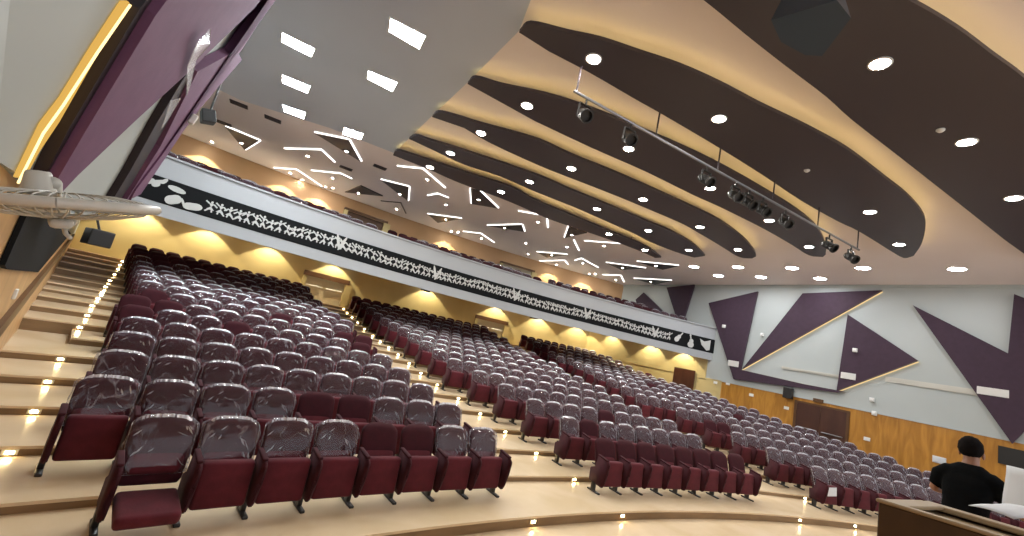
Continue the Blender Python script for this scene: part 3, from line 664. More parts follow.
# ------------------------------------------------------------------ fittings on the stair side
LP = D['L']
def sp_panel(pts, base, d, name, m, label, parent=None):
    bm = bmesh.new(); hull_prism(bm, [on_splay(s, z, base) for s, z in pts], SPN * d)
    o = obj(name, bm, m, parent)
    return tag(o, label, 'wall panel', 'purple panels on the splayed wall') if not parent else o
pa = sp_panel(LP['panelA'], .01, .10, 'wall_panel', 'purple_lit', 'large lit purple panel above the wall fan')
sp_panel(LP['sideA'], .002, .06, 'dark_edge', 'plum_edge', '', pa)  # black panel side, its edge shadow put into the colour
pb = sp_panel(LP['panelB'], .01, .10, 'wall_panel', 'purple_lit', 'narrow purple panel between two dark slots near fan')
sp_panel(LP['sideB'], .002, .07, 'dark_edge', 'plum_edge', '', pb)
pc = sp_panel(LP['panelC'], .01, .12, 'wall_panel', 'purple_lit', 'slim purple edge panel where splayed wall ends by balcony')
sp_panel(LP['slotC'], .002, .06, 'dark_edge', 'plum_edge', '', pc)
def sp_led(pts, w, own):
    bm = bmesh.new()
    tube(bm, [on_splay(s, z, .03) for s, z in pts], w, 6); obj('light_strip', bm, 'gold_led', own)
sp_led(LP['gold'], .006, pa)
bm = bmesh.new(); hull_prism(bm, [on_splay(s, z, .004) for s, z in LP['band']], SPN * .012); obj('light_diffuser', bm, 'gold_band', pa)  # LED glow beside the panel, put in as an emissive band
sp_led(LP['gold2'], .01, pc)
for j, k in enumerate(('film', 'film2')):
    P = LP[k]; bm = bmesh.new(); n = len(P); fr = [on_splay(s, z, .16 + .03 * math.sin(i * 2.1)) for i, (s, z) in enumerate(P)]
    hull_prism(bm, fr, SPN * .006)
    tag(obj('plastic_film', bm, 'film'), ['loose strip of clear plastic film hanging on large purple panel', 'short scrap of clear plastic film below the long strip'][j], 'plastic film', 'loose plastic film')
s, z = LP['device'][0]; bm = bmesh.new(); box(bm, on_splay(s, z, .17), (.10, .14, .07), face_to(SPN), .015)
tag(obj('sensor_box', bm, 'white'), 'small white box on slim purple edge panel', 'sensor')
bm = bmesh.new(); hull_prism(bm, [on_left(s, z, .004) for s, z in ((5.16, 2.02), (5.42, 1.978), (9.87, 1.76), (17.6, 2.60), (5.16, 2.6))], LNRM * .035)
tag(obj('black_panel', bm, 'black'), 'black panel on pale wood wall above the stair skirting', 'panel')
s, z = D['lb']['switch'][0]; bm = bmesh.new(); box(bm, on_left(s - .9, z - .12, .015), (.14, .12, .03), face_to(LNRM), .006)
tag(obj('switch_plate', bm, 'white'), 'white switch plate on pale wood wall by the stairs', 'switch plate')
p = Vector(D['lspk']); bm = bmesh.new(); box(bm, p, (.42, .34, .30), Matrix.Rotation(-.55, 3, 'Z'), .02)
tube(bm, [p + Vector((0, 0, .1)), p + Vector((-.3, -.1, .75))], .02, 6)
tag(obj('wall_loudspeaker', bm, 'fanblk'), 'black box loudspeaker under the balcony at top of side stairs', 'loudspeaker')
p = Vector(D['cspk']); bm = bmesh.new(); box(bm, p, (.32, .26, .28), Matrix.Rotation(-.8, 3, 'Z') @ Matrix.Rotation(.3, 3, 'X'), .02)
tube(bm, [p, (p.x, p.y, ZC)], .02, 6)
tag(obj('hanging_speaker', bm, 'fanblk'), 'black speaker hung from ceiling beside splayed wall end', 'loudspeaker')

# ------------------------------------------------------------------ wall fan
fp = Vector(D['fan']); fn = Vector(D['fan_n']).normalized()
FX = Matrix.Translation(fp) @ face_to(fn, Vector((0.7, 0.7, 0))).to_4x4()
e = empty('wall_fan', fp, 'off-white wall fan tilted flat with wire cage beside side stairs', 'fan')
def fpart(name, bm, m, parent=e, smooth=True):
    bmesh.ops.transform(bm, matrix=Matrix.Translation(-fp) @ FX, verts=bm.verts); return obj(name, bm, m, parent, smooth)
bm = bmesh.new(); RR = .215
tube(bm, [(RR * math.cos(t * PI / 24), RR * math.sin(t * PI / 24), 0) for t in range(49)], .015, 8, False)
tube(bm, [(RR * .55 * math.cos(t * PI / 24), RR * .55 * math.sin(t * PI / 24), -.035) for t in range(49)], .003, 6, False)
for k in range(40):
    t = k * PI / 20
    tube(bm, [(r * math.cos(t + w), r * math.sin(t + w), h) for r, w, h in ((.04, 0, -.045), (.11, .06, -.04), (.18, .1, -.025), (RR, .12, 0))], .0022, 5)
    tube(bm, [(r * math.cos(t - w), r * math.sin(t - w), h) for r, w, h in ((.05, 0, .03), (.12, .05, .03), (.18, .08, .02), (RR, .1, 0))], .0022, 5)
fpart('cage', bm, 'offwhite')
bm = bmesh.new(); lathe(bm, [(0, -.05), (.042, -.048), (.045, -.04), (0, -.038)], 20); fpart('hub_cap', bm, 'offwhite')
bm = bmesh.new()
for k in range(3):
    t0 = k * 2 * PI / 3; g = []
    for i in range(7):
        r = .03 + .16 * i / 6; wv = .30 + .5 * (i / 6) ** .7; row = []
        for j in range(6):
            a = t0 + wv * (j / 5 - .5) * 1.9; row.append(bm.verts.new((r * math.cos(a), r * math.sin(a), -.012 + .02 * (j / 5 - .5))))
        g.append(row)
    for i in range(6):
        for j in range(5): bm.faces.new((g[i][j], g[i][j + 1], g[i + 1][j + 1], g[i + 1][j]))
lathe(bm, [(0, -.02), (.03, -.018), (.03, .015), (0, .016)], 16)
b_ = fpart('blade', bm, mat('fan_blade', (.45, .46, .44), .3)); sm = b_.modifiers.new('solid', 'SOLIDIFY'); sm.thickness = .003
bm = bmesh.new(); lathe(bm, [(0, .02), (.040, .022), (.038, .04), (.029, .085), (.025, .093), (0, .095)], 28)
bmesh.ops.translate(bm, verts=bm.verts, vec=FX.to_3x3().inverted() @ Vector((-.09, .02, -.01))); fpart('motor_housing', bm, 'offwhite')
bm = bmesh.new(); tube(bm, [(-.06, -.02, .06), (-.14, -.03, .05), (-.20, -.03, .02), (-.25, -.02, -.03)], [.018, .02, .022, .026], 10); box(bm, (-.14, -.03, .05), (.05, .05, .05), None, .012)
fpart('arm', bm, 'offwhite')
bm = bmesh.new(); box(bm, (-.06, 0, -.055), (.10, .06, .03), None, .01); box(bm, (.02, .0, -.06), (.07, .05, .03), None, .012); tube(bm, [(.0, 0, -.05), (.05, .01, -.09), (.07, .02, -.10)], .006, 6)
fpart('control_box', bm, 'offwhite')
w = on_left(LDIR.dot(fp), fp.z - .05, 0) - fp
bm = bmesh.new(); tube(bm, [FX.to_3x3() @ Vector((-.25, -.02, -.03)), w + LNRM * .03], .018, 8); box(bm, w + LNRM * .02, (.10, .16, .04), face_to(LNRM), .01)
obj('bracket', bm, 'offwhite', e)

# ------------------------------------------------------------------ lights under and over the balcony
def scallop(a, r, zl, rw, i, upper):
    p = pol(r, a, zl)
    e = downlight(p, ('round downlight washing the balcony back wall, %s from stair-side' if upper else 'round downlight under the balcony washing back wall, %s from stairs') % NTH[i], 'balcony wall washers', DS)
    l = bpy.data.lights.new('wall_washer', 'SPOT'); l.energy = 180 if not upper else 170; l.spot_size = 1.75; l.spot_blend = .12; l.color = (1, .86, .56); l.shadow_soft_size = .05
    o = bpy.data.objects.new('lamp', l); COL.objects.link(o); o.parent = e; o.location = (0, 0, -.06)
def soffit_z(r): return 4.30 + (4.95 - 4.30) * (r - RF - 1.2) / (RBACK + .1 - RF - 1.2)
for i, a in enumerate(D['scal']):
    if a < -.21: scallop(a, RBACK - .62, soffit_z(RBACK - .62) - .01, RBACK, i, False)
for i, a in enumerate(D['bscal']): scallop(a, 44.6 - .62, ZC, 44.6, i, True)
for i, (s, z) in enumerate(W['scallop']):
    p = on_wall(s, 0, .62); r = math.hypot(p.x - CX, p.y - CY); p.z = soffit_z(r) - .01 if r > RF + 1.2 else 4.3
    e = downlight(p, 'round downlight under balcony beside the side wall, %s from the corner' % NTH[i], 'balcony wall washers', DS)
    l = bpy.data.lights.new('wall_washer', 'SPOT'); l.energy = 160; l.spot_size = 1.75; l.spot_blend = .12; l.color = (1, .86, .56); l.shadow_soft_size = .05
    o = bpy.data.objects.new('lamp', l); COL.objects.link(o); o.parent = e; o.location = (0, 0, -.06)
# doorways in the back walls
def doorway(n, a0, a1, z0, z1, r, pale, bar):
    bm = bmesh.new(); w = .004
    def pr(aa, ab, za, zb, d, mi=0):
        P = [pol(r, aa + (ab - aa) * k / 4) for k in range(5)]; Q = [pol(r - d, aa + (ab - aa) * k / 4) for k in range(5)]
        for k in range(4):
            quad(bm, Q[k] + Vector((0, 0, za)), Q[k + 1] + Vector((0, 0, za)), Q[k + 1] + Vector((0, 0, zb)), Q[k] + Vector((0, 0, zb)), mi)
            quad(bm, P[k] + Vector((0, 0, zb)), P[k + 1] + Vector((0, 0, zb)), Q[k + 1] + Vector((0, 0, zb)), Q[k] + Vector((0, 0, zb)), mi)
        for A, Bq in ((P[0], Q[0]), (P[4], Q[4])):
            quad(bm, A + Vector((0, 0, za)), Bq + Vector((0, 0, za)), Bq + Vector((0, 0, zb)), A + Vector((0, 0, zb)), mi)
    pr(a0 - w, a1 + w, z1, z1 + bar, .22, 1)
    pr(a0 - w, a0, z0, z1, .2, 2); pr(a1, a1 + w * 2, z0, z1, .2, 2)
    pr(a0, a1, z0, z1, .03, 0)
    d = struct('door_%d' % n, bm, [pale, 'brown', 'cream'])
    bm = bmesh.new(); m = (a0 + a1) / 2; g = .002
    for x0, x1 in ((a0 + g, m - g), (m + g, a1 - g)):
        tube(bm, [pol(r - .12, x0 + (x1 - x0) * k / 3, z0 + (z1 - z0) * .62) for k in range(4)], .035, 6)
        tube(bm, [pol(r - .12, x0, z0 + (z1 - z0) * .62), pol(r - .02, x0, z0 + (z1 - z0) * .62)], .02, 6)
    obj('push_bar', bm, 'white', d)
M['vestibule'] = mat('vestibule', (.46, .40, .28), .5)
doorway(2, -.612, -.568, 2.16, 3.42, RBACK, 'vestibule', .26); doorway(3, -.385, -.343, 2.16, 3.30, RBACK, 'vestibule', .24)
doorway(4, -.600, -.556, 5.7, 7.05, 44.6, 'brown', .12); doorway(5, -.386, -.340, 5.7, 6.9, 44.6, 'vestibule', .12)
q = W['third']; bm = bmesh.new()
hull_prism(bm, [on_wall(s, z, .05) for s, z in ((14.1, .9), (15.4, .9), (15.4, 2.9), (14.1, 2.9))], WNRM * -.04)
struct('door_6', bm, maho)
for j, (px, lab) in enumerate(((-.473, 'second doorway wall'), (-.307, 'far doorway'),)):
    p = pol(RBACK - .9, px, 4.28); bm = bmesh.new(); box(bm, p, (.55, .30, .30), Matrix.Rotation(-px, 3, 'Z'), .02); tube(bm, [p, p + Vector((0, 0, .65))], .025, 6)
    tag(obj('wall_loudspeaker', bm, 'fanblk'), 'black loudspeaker under the balcony soffit near ' + lab, 'loudspeaker')
p = on_wall(16.3, 3.9, .5); bm = bmesh.new(); box(bm, p, (.45, .35, .30), Matrix.Rotation(.3, 3, 'Z'), .02); tube(bm, [p, p + Vector((0, 0, .7))], .025, 6)
tag(obj('wall_loudspeaker', bm, 'fanblk'), 'black loudspeaker under the balcony end by the triangle wall', 'loudspeaker')

# ------------------------------------------------------------------ step lights
bm = bmesh.new(); box(bm, (0, 0, 0), (.12, .012, .06), None, .004); SL1 = mesh_of('bezel', bm, 'offwhite')
bm = bmesh.new(); box(bm, (0, -.006, 0), (.062, .012, .030), None, .004); SL2 = mesh_of('lamp_lens', bm, 'step')
def step_light(r, a, z, label):
    e = empty('step_light', pol(r - .008, a, z), label, 'step light', 'warm step lights in the risers', -a)
    link('bezel', SL1, e); link('lamp_lens', SL2, e)
def mid(k): return (TREAD[k] + TREAD[k + 1]) / 2 - .01
for k, a in D['LF'].items(): step_light(rb(k), a, mid(k), 'small warm step light on side stairs behind %s seat row' % ORD[k])
for k, a in D['CF'].items(): step_light(rb(k), a, mid(k), 'small warm step light in central aisle behind %s seat row' % ORD[k])
for k, a in D['RF'].items(): step_light(rb(0), a, mid(0), 'small warm step light at front of the far aisle')
for j, a in enumerate(D['FF']): step_light(RFRONT, a, -.075, 'small warm light in the front curved step, %s from the side stairs' % NTH[j])

# ------------------------------------------------------------------ seats
def loft(bm, loops, cap=True, mi=0):
    R = [[bm.verts.new(p) for p in l] for l in loops]; n = len(R[0])
    for a, b in zip(R, R[1:]):
        for k in range(n): bm.faces.new((a[k], a[(k + 1) % n], b[(k + 1) % n], b[k])).material_index = mi
    if cap: bm.faces.new(R[0][::-1]).material_index = mi; bm.faces.new(R[-1]).material_index = mi
def back_loops(off=0.0, nz=14, n=28, z0=.33, z1=.895, wob=0.0, seed=0, ypush=0.0, wf=1.0):
    loops = []
    for i in range(nz + 1):
        v = i / nz; z = z0 - off + (z1 - z0 + 2 * off) * v
        top = max(0, (v - .82) / .18); bot = max(0, (.06 - v) / .06)
        w = (.232 + .018 * math.sin(v * 2.6)) * wf * (1 - .34 * top ** 2.4) * (1 - .08 * bot) + off
        t = (.048 - .010 * v) * math.sqrt(max(.02, 1 - .95 * top ** 3)) * (1 - .3 * bot) + off
        yc = -.02 - .155 * v + ypush + .012 * math.sin(v * PI)
        loop = []
        for k in range(n):
            th = 2 * PI * k / n; c, s = math.cos(th), math.sin(th); e = .36
            x = w * math.copysign(abs(c) ** e, c); y = t * math.copysign(abs(s) ** .55, s)
            crown = -.028 * (x / .25) ** 2 * top
            p = Vector((x, yc + y + .10 * x * x, z + crown))
            if wob:
                q = Vector((x * 11, y * 9 + seed * 7.3, z * 7)); edge = .5 + 1.4 * (abs(x) / .25) ** 3
                d = noise.fractal(q, 1.0, 2.0, 3) * wob * edge + abs(noise.noise(q * 2.1)) * wob * .9 * edge
                p += Vector((c, s * .8, .5 * top)) * d
            loop.append(p)
        loops.append(loop)
    return loops
bm = bmesh.new(); loft(bm, back_loops()); ME_BACK = mesh_of('backrest', bm, 'maroon_dk', smooth=True)
bm = bmesh.new(); loft(bm, back_loops(0, 8, 20, .43, .70, 0, 0, .022, .86)); ME_CUSH = mesh_of('back_cushion', bm, 'maroon', smooth=True)
def ruffle(bm, rnd):
    # gathered edge of the bag: a zig-zag ribbon down both sides and over the top
    L = back_loops(.010, 26, 56, .43, .895, 0, 0); path = [max(l, key=lambda p: p.x) for l in L][:24]
    for sg in (-1, 1):
        pr = None
        for i in range(len(path) * 3 - 3):
            j, t = divmod(i, 3); p = path[j].lerp(path[j + 1], t / 3)
            w = (.016 + .024 * rnd.random()) * (1.4 - .6 * i / (len(path) * 3))
            a = Vector((sg * (p.x - .006), p.y + .012 + rnd.uniform(-.012, .012), p.z)); b = Vector((sg * min(p.x + w, .254), p.y + .02 + rnd.uniform(-.02, .02), p.z + rnd.uniform(-.012, .008)))
            q = (bm.verts.new(a), bm.verts.new(b))
            if pr and rnd.random() < .86:
                bm.faces.new((pr[0], pr[1], q[1], q[0])).material_index = 1
            pr = q
    pr = None
    for i in range(46):
        x = -.20 + .40 * i / 45; z = .899 - .028 * (x / .25) ** 2 - .035 * max(0, abs(x) / .2 - .75) ** 1.2 * 4; y = -.165 + .10 * x * x
        q = (bm.verts.new((x, y + .018 + rnd.uniform(-.01, .01), z - .012 + rnd.uniform(-.004, .004))), bm.verts.new((x, y + rnd.uniform(-.008, .008), z + .010 + rnd.uniform(0, .010))))
        if pr and rnd.random() < .9: bm.faces.new((pr[0], pr[1], q[1], q[0])).material_index = 1
        pr = q
    for k_ in range(11):                                    # a few stray folds, mostly near the corners
        x = rnd.choice((-1, 1)) * (.20 - .14 * rnd.random() ** 2); z = rnd.uniform(.45, .82); a = math.copysign(rnd.uniform(.5, 1.3), -x) + rnd.uniform(-.3, .3); l = rnd.uniform(.02, .06)
        v = (z - .33) / .565; y = -.02 - .155 * v + .012 * math.sin(v * PI) + .10 * x * x + .048 - .010 * v + .012
        c = Vector((x, y, z)); d = Vector((math.cos(a) * l, -.27 * math.sin(a) * l, math.sin(a) * l)); n = Vector((-math.sin(a), 0, math.cos(a))) * rnd.uniform(.004, .010)
        P = [c - d, c + n + Vector((0, .012, 0)), c + d, c - n + Vector((0, .004, 0))]
        bm.faces.new([bm.verts.new(p) for p in P]).material_index = 1
COVERS = []
for sd in range(4):
    bm = bmesh.new(); loft(bm, back_loops(.010, 26, 56, .43, .895, .010, sd)); ruffle(bm, random.Random(sd)); COVERS.append(mesh_of('plastic_cover', bm, 'plastic', 'crumple', smooth=True))
def seat_mesh(down):
    bm = bmesh.new()
    if down: box(bm, (0, .27, .235), (.45, .46, .11), Matrix.Rotation(-.10, 3, 'X'), .04, seg=3)
    else: box(bm, (0, .145, .35), (.465, .13, .43), Matrix.Rotation(.06, 3, 'X'), .035, seg=3)
    return mesh_of('seat', bm, 'maroon', smooth=True)
ME_SEAT, ME_SEATD = seat_mesh(False), seat_mesh(True)
def side_panel():
    bm = bmesh.new(); prof = [(-.10, .16), (.24, .13), (.285, .20), (.30, .38), (.345, .52), (.34, .565), (.29, .60), (.045, .640), (.03, .42), (-.11, .38)]
    fs = hull_prism(bm, [Vector((-.025, y, z)) for y, z in prof], Vector((.050, 0, 0)))
    bmesh.ops.bevel(bm, geom=list(bm.edges), offset=.014, segments=2, affect='EDGES')
    return mesh_of('side_panel', bm, 'maroon_dk', smooth=True)
ME_SIDE = side_panel()
bm = bmesh.new(); box(bm, (0, .165, .622), (.054, .26, .03), Matrix.Rotation(-.13, 3, 'X'), .012); ME_ARM = mesh_of('armrest', bm, 'maroon_dk', smooth=True)
bm = bmesh.new(); box(bm, (0, .03, .09), (.05, .09, .18), None, .008); box(bm, (0, .05, .015), (.055, .30, .03), Matrix.Rotation(-.02, 3, 'X'), .01); ME_FOOT = mesh_of('foot', bm, 'foot', smooth=True)

def join_mesh(name, parts):
    """one mesh from (mesh, offset) pairs, materials kept"""
    bm = bmesh.new(); mats = []
    for me, off in parts:
        b = bmesh.new(); b.from_mesh(me); bmesh.ops.translate(b, verts=b.verts, vec=off)
        for m in me.materials:
            if m not in mats: mats.append(m)
        idx = [mats.index(m) for m in me.materials]
        for f in b.faces: f.material_index = idx[f.material_index]; f.smooth = True
        t = bpy.data.meshes.new('t'); b.to_mesh(t); b.free(); bm.from_mesh(t); bpy.data.meshes.remove(t)
    me = bpy.data.meshes.new(name); bm.to_mesh(me); bm.free()
    for m in mats: me.materials.append(m)
    return me
bm = bmesh.new(); loft(bm, back_loops(0, 8, 16)); LO_BACK = mesh_of('backrest', bm, 'maroon_dk', smooth=True)
LO_COV = []
for sd in range(2):
    bm = bmesh.new(); loft(bm, back_loops(.010, 10, 20, .43, .895, .008, sd)); ruffle(bm, random.Random(sd + 9)); LO_COV.append(mesh_of('cover', bm, 'plastic', 'crumple', smooth=True))
X = .28
def lo_chair(wrapped, sd, end):
    P = [(LO_BACK, (0, 0, 0)), (ME_SEAT, (0, 0, 0)), (ME_SIDE, (-X, 0, 0)), (ME_FOOT, (-X, 0, 0))]
    if end: P += [(ME_SIDE, (X, 0, 0)), (ME_FOOT, (X, 0, 0))]
    if wrapped: P.append((LO_COV[sd], (0, 0, 0)))
    else: P.append((ME_CUSH, (0, 0, 0)))
    return join_mesh('auditorium_seat', P)
LO = {(w, s, e): lo_chair(w, s, e) for w in (0, 1) for s in (0, 1) for e in (0, 1)}

PITCH = .561
def block_rows():
    rows = []
    for k in range(NROWS):
        r = ROW0 + ROWD * k
        L0 = (-.763, -.778, -.773, -.769, -.765, -.766, -.766)[k] if k < 7 else -.756 - .0005 * (k - 7)
        L1 = -.6225
        M0 = -.519 if k < 2 else -.524 if k == 2 else -.529 if k == 3 else -.536 if k == 4 else max(-.558, -.545 - .0015 * (k - 5))
        M1 = -.376 - .0006 * k
        R0_ = (-.274, -.2815, -.2845, -.285, -.291, -.319, -.316, -.315, -.314, -.312, -.311)[k] if k < 11 else -.322
        R1_ = math.asin((WOFF - .62 - (CX * WNRM.x + CY * WNRM.y)) / r) - math.atan2(WNRM.y, WNRM.x)
        for name, a0, a1 in (('left', L0, L1), ('middle', M0, M1), ('far', R0_, R1_)):
            n = int((a1 - a0) * r / PITCH + .35) + 1
            rows.append((k, name, r, a0, n))
    return rows
BARE = {('left', 0): (4, 5), ('left', 1): (4, 5), ('middle', 0): range(20), ('middle', 1): (1,), ('middle', 2): (4,), ('left', 5): (0, 8), ('left', 6): (0, 1, 8, 9), ('left', 7): (0, 5), ('far', 3): (0, 1),
        ('left', 14): range(0, 5), ('left', 15): range(0, 6), ('left', 16): range(0, 12), ('middle', 16): range(0, 20), ('middle', 15): (0, 1, 2), ('far', 16): range(0, 6), ('far', 13): (0, 1)}
seats = []
for k, name, r, a0, n in block_rows():
    for i in range(n):
        a = a0 + i * PITCH / r; p = pol(r, a, TREAD[k])
        bare = i in BARE.get((name, k), ()) or (k > 1 and random.random() < .02)
        seats.append(dict(k=k, b=name, i=i, n=n, p=p, a=a, bare=bare, d=(p - Vector((0, 0, 2.29))).length))
seats.sort(key=lambda s: s['d'])
BLK = {'left': 'left block', 'middle': 'middle block', 'far': 'far block'}
FROM = {'left': 'from the side stairs', 'middle': 'from the central aisle', 'far': 'from its aisle end'}
random.seed(11)
def chair_label(s, down):
    st = 'bare maroon' if s['bare'] else 'plastic-wrapped maroon'
    return '%s seat%s, %s row of %s, %s %s' % (st, ' folded down' if down else '', ORD[s['k']], BLK[s['b']], NTH[s['i']], FROM[s['b']])
N_IND = 300
for n_, s in enumerate(seats[:N_IND]):
    down = s['b'] == 'left' and s['k'] == 0 and s['i'] == 0
    rz = PI - s['a'] + random.uniform(-.007, .007); grp = 'auditorium seats in the ' + BLK[s['b']]
    if s['d'] < 16.5:
        e = empty('auditorium_seat', s['p'], chair_label(s, down), 'seat', grp, rz)
        link('backrest', ME_BACK, e)
        o = link('back_cushion', ME_CUSH, e)
        link('seat', ME_SEATD if down else ME_SEAT, e)
        for x in ((-X, X) if s['i'] == 0 else (-X,)):
            o = link('side_panel', ME_SIDE, e); o.location.x = x
            q = link('armrest', ME_ARM, o); q = link('foot', ME_FOOT, o)
        if not s['bare']:
            o = link('plastic_cover', COVERS[random.randrange(4)], e); o['label'] = 'crumpled clear plastic cover'
    else:
        o = link('auditorium_seat', LO[(0 if s['bare'] else 1, random.randrange(2), 1 if s['i'] == 0 else 0)])
        o.location = s['p']; o.rotation_euler = (0, 0, rz); tag(o, chair_label(s, False), 'seat', grp)
def mass(name, items, label):
    vs, fs, mi, mats = [], [], [], []
    for me, mt in items:
        b = len(vs); vs += [mt @ v.co for v in me.vertices]
        for m in me.materials:
            if m not in mats: mats.append(m)
        idx = [mats.index(m) for m in me.materials]
        for p in me.polygons: fs.append([b + v for v in p.vertices]); mi.append(idx[p.material_index])
    me = bpy.data.meshes.new(name); me.from_pydata(vs, [], fs)
    for m in mats: me.materials.append(m)
    me.polygons.foreach_set('material_index', mi); me.polygons.foreach_set('use_smooth', [True] * len(mi)); me.update()
    return tag(link(name, me), label, 'seats', None, 'stuff')
mass('distant_seats', [(LO[(0 if s['bare'] else 1, random.randrange(2), 1 if s['i'] == 0 else 0)], Matrix.Translation(s['p']) @ Matrix.Rotation(PI - s['a'], 4, 'Z')) for s in seats[N_IND:]],
     'rearmost rows of wrapped maroon seats under the balcony')
it = []
for j, (r, z) in enumerate(((39.2, 4.85), (40.8, 5.15), (42.0, 5.45))):
    a = a_left(r) + .02
    while a < a_right(r) - .015:
        if not any(abs(a - g) < .02 for g in (-.578, -.363)): it.append((LO[(1 if random.random() < .5 else 0, 0, 0)], Matrix.Translation(pol(r, a, z)) @ Matrix.Rotation(PI - a, 4, 'Z')))
        a += PITCH / r
mass('balcony_seats', it, 'rows of seats showing above the grey balcony parapet')
# sheet of paper on the first far-block seat
s = [q for q in seats if q['b'] == 'far' and q['k'] == 0 and q['i'] == 0][0]
f = Vector((-math.sin(s['a']), -math.cos(s['a']), 0)); bm = bmesh.new()
box(bm, s['p'] + f * .235 + Vector((0, 0, .44)), (.30, .20, .004), face_to(f) @ Matrix.Rotation(.1, 3, 'Z'))
tag(obj('paper_sheet', bm, 'paper'), 'white paper sheet stuck on first seat of far block front row', 'paper')

# ------------------------------------------------------------------ console desk
A, B, C_, E_ = [Vector((*p, 0)) for p in D['console']]     # near-left, far-left, far-right, near-right
ex = (E_ - A).normalized(); ey = (B - A); ey = (ey - ex * ey.dot(ex)); wid = ey.length; ey.normalize()
LEN = 2.0; ZT = 1.85; base = Vector((A.x, A.y, .65))
e = empty('control_desk', base, 'dark brown control desk with sunken beige top on the stage', 'desk')
def dk(u, v, z): return ex * u + ey * v + Vector((0, 0, z - .65))
skew = (B - A).dot(ex)
def blk(name, u0, u1, v0, v1, z0, z1, m):
    bm = bmesh.new(); P = []
    for u, v in ((u0, v0), (u1, v0), (u1, v1), (u0, v1)): P.append(dk(u + skew * v / wid, v, z0))
    hull_prism(bm, P, Vector((0, 0, z1 - z0))); bmesh.ops.recalc_face_normals(bm, faces=bm.faces)
    bmesh.ops.bevel(bm, geom=list(bm.edges), offset=.006, segments=1, affect='EDGES'); return obj(name, bm, m, e)
dark = vary(mat('console_brown', (.06, .032, .014), .45), (.05, .026, .011), (.075, .040, .018), (5, 5, 1), 4)
beige = mat('console_beige', (.36, .27, .16), .35)
blk('front_panel', 0, LEN, 0, .04, .65, ZT, dark); blk('back_panel', 0, LEN, wid - .04, wid, .65, ZT - .02, dark)
blk('side_panel', 0, .04, .04, wid - .04, .65, ZT - .01, dark); blk('side_panel', LEN - .04, LEN, .04, wid - .04, .65, ZT - .01, dark)
blk('top', .04, LEN - .04, .04, wid - .04, ZT - .06, ZT - .035, beige)
blk('rim', -.01, LEN + .01, -.01, .06, ZT, ZT + .02, beige); blk('rim', -.01, LEN + .01, wid - .11, wid + .01, ZT - .018, ZT + .012, beige); blk('rim', -.01, .10, .06, wid - .11, ZT - .008, ZT + .016, beige)

# ------------------------------------------------------------------ person
PP = Vector(D['person']); gx = Vector((PP.x, PP.y, .65))
vd = Vector((PP.x, PP.y, 0)).normalized(); rx = Vector((vd.y, -vd.x, 0))          # away from the stage front, to the person's right
fw = (vd * .95 + rx * .30).normalized(); rx = Vector((fw.y, -fw.x, 0))
H = PP.z - .65
pe = empty('person', gx, 'person in black t-shirt with short dark hair bending over the desk, back turned', 'person')
def pw(x, y, z): return rx * x + fw * y + Vector((0, 0, z * H))
def skin_obj(name, nodes, edges, m, parent, root=0, sub=2):
    me = bpy.data.meshes.new(name); me.from_pydata([n[0] for n in nodes], edges, []); me.materials.append(M[m])
    o = link(name, me, parent); md = o.modifiers.new('skin', 'SKIN'); md.use_smooth_shade = True
    for i, n in enumerate(nodes):
        sv = me.skin_vertices[0].data[i]; sv.radius = n[1] if isinstance(n[1], tuple) else (n[1], n[1]); sv.use_root = i == root
    s = o.modifiers.new('sub', 'SUBSURF'); s.levels = sub; s.render_levels = sub
    return o
N = []; E2 = []
def nd(p, r, frm=None):
    N.append((p, r)); i = len(N) - 1
    if frm is not None: E2.append((frm, i))
    return i
pelv = nd(pw(0, 0, .53), (.14, .10)); waist = nd(pw(.0, .04, .62), (.13, .09), pelv); chest = nd(pw(.0, .09, .73), (.14, .085), waist); shl = nd(pw(.0, .12, .815), (.095, .055), chest)
neck = nd(pw(0, .15, .865), .050, shl); head0 = nd(pw(-.01, .18, .905), (.066, .070), neck); head1 = nd(pw(-.01, .195, .95), (.074, .086), head0); head2 = nd(pw(-.01, .19, .985), (.055, .062), head1)
nose = nd(pw(-.02, .285, .925), .014, head0)
HANDS = []
for sg, elb, wri, hd in ((-1, pw(-.265, .10, .665), pw(-.18, .30, .66), (.45, .85, -.1)), (1, pw(.29, .14, .67), pw(.36, .36, .625), (.5, .8, -.05))):
    s_ = nd(pw(sg * .165, .115, .805), .050, shl); el = nd(elb, .043, s_); mid_ = nd(elb.lerp(wri, .5), .038, el); wr = nd(wri, .027, mid_)
    dv = (rx * hd[0] + fw * hd[1] + Vector((0, 0, hd[2]))).normalized(); lat = dv.cross(Vector((0, 0, 1))).normalized()
    pm = nd(wri + dv * .06, (.036, .018), wr); HANDS.append((wri, dv, lat))
    for f_ in range(4):
        b0_ = nd(wri + dv * .095 + lat * (.027 - .018 * f_), .0095, pm); L_ = (.032, .038, .036, .028)[f_]
        b1_ = nd(N[b0_][0] + dv * L_ + Vector((0, 0, -.008)), .0085, b0_); nd(N[b1_][0] + dv * L_ * .6 + Vector((0, 0, -.02)), .007, b1_)
    t0 = nd(wri + dv * .045 + lat * .042 * (1 if sg < 0 else -1), .011, pm); nd(N[t0][0] + dv * .035 + lat * .012 * (1 if sg < 0 else -1), .009, t0)
for sg in (-1, 1):
    h_ = nd(pw(sg * .095, 0, .50), .085, pelv); k_ = nd(pw(sg * .10, .03, .28), .058, h_); c_ = nd(pw(sg * .10, .0, .18), .055, k_); a_ = nd(pw(sg * .10, -.02, .045), .038, c_); nd(pw(sg * .11, .13, .022), (.038, .028), a_)
skin_obj('body', N, E2, 'skin', pe, pelv)
def sn(p, r, frm=None, EE=[]):
    SN.append((p, r)); i = len(SN) - 1
    if frm is not None: EE.append((frm, i))
    return i
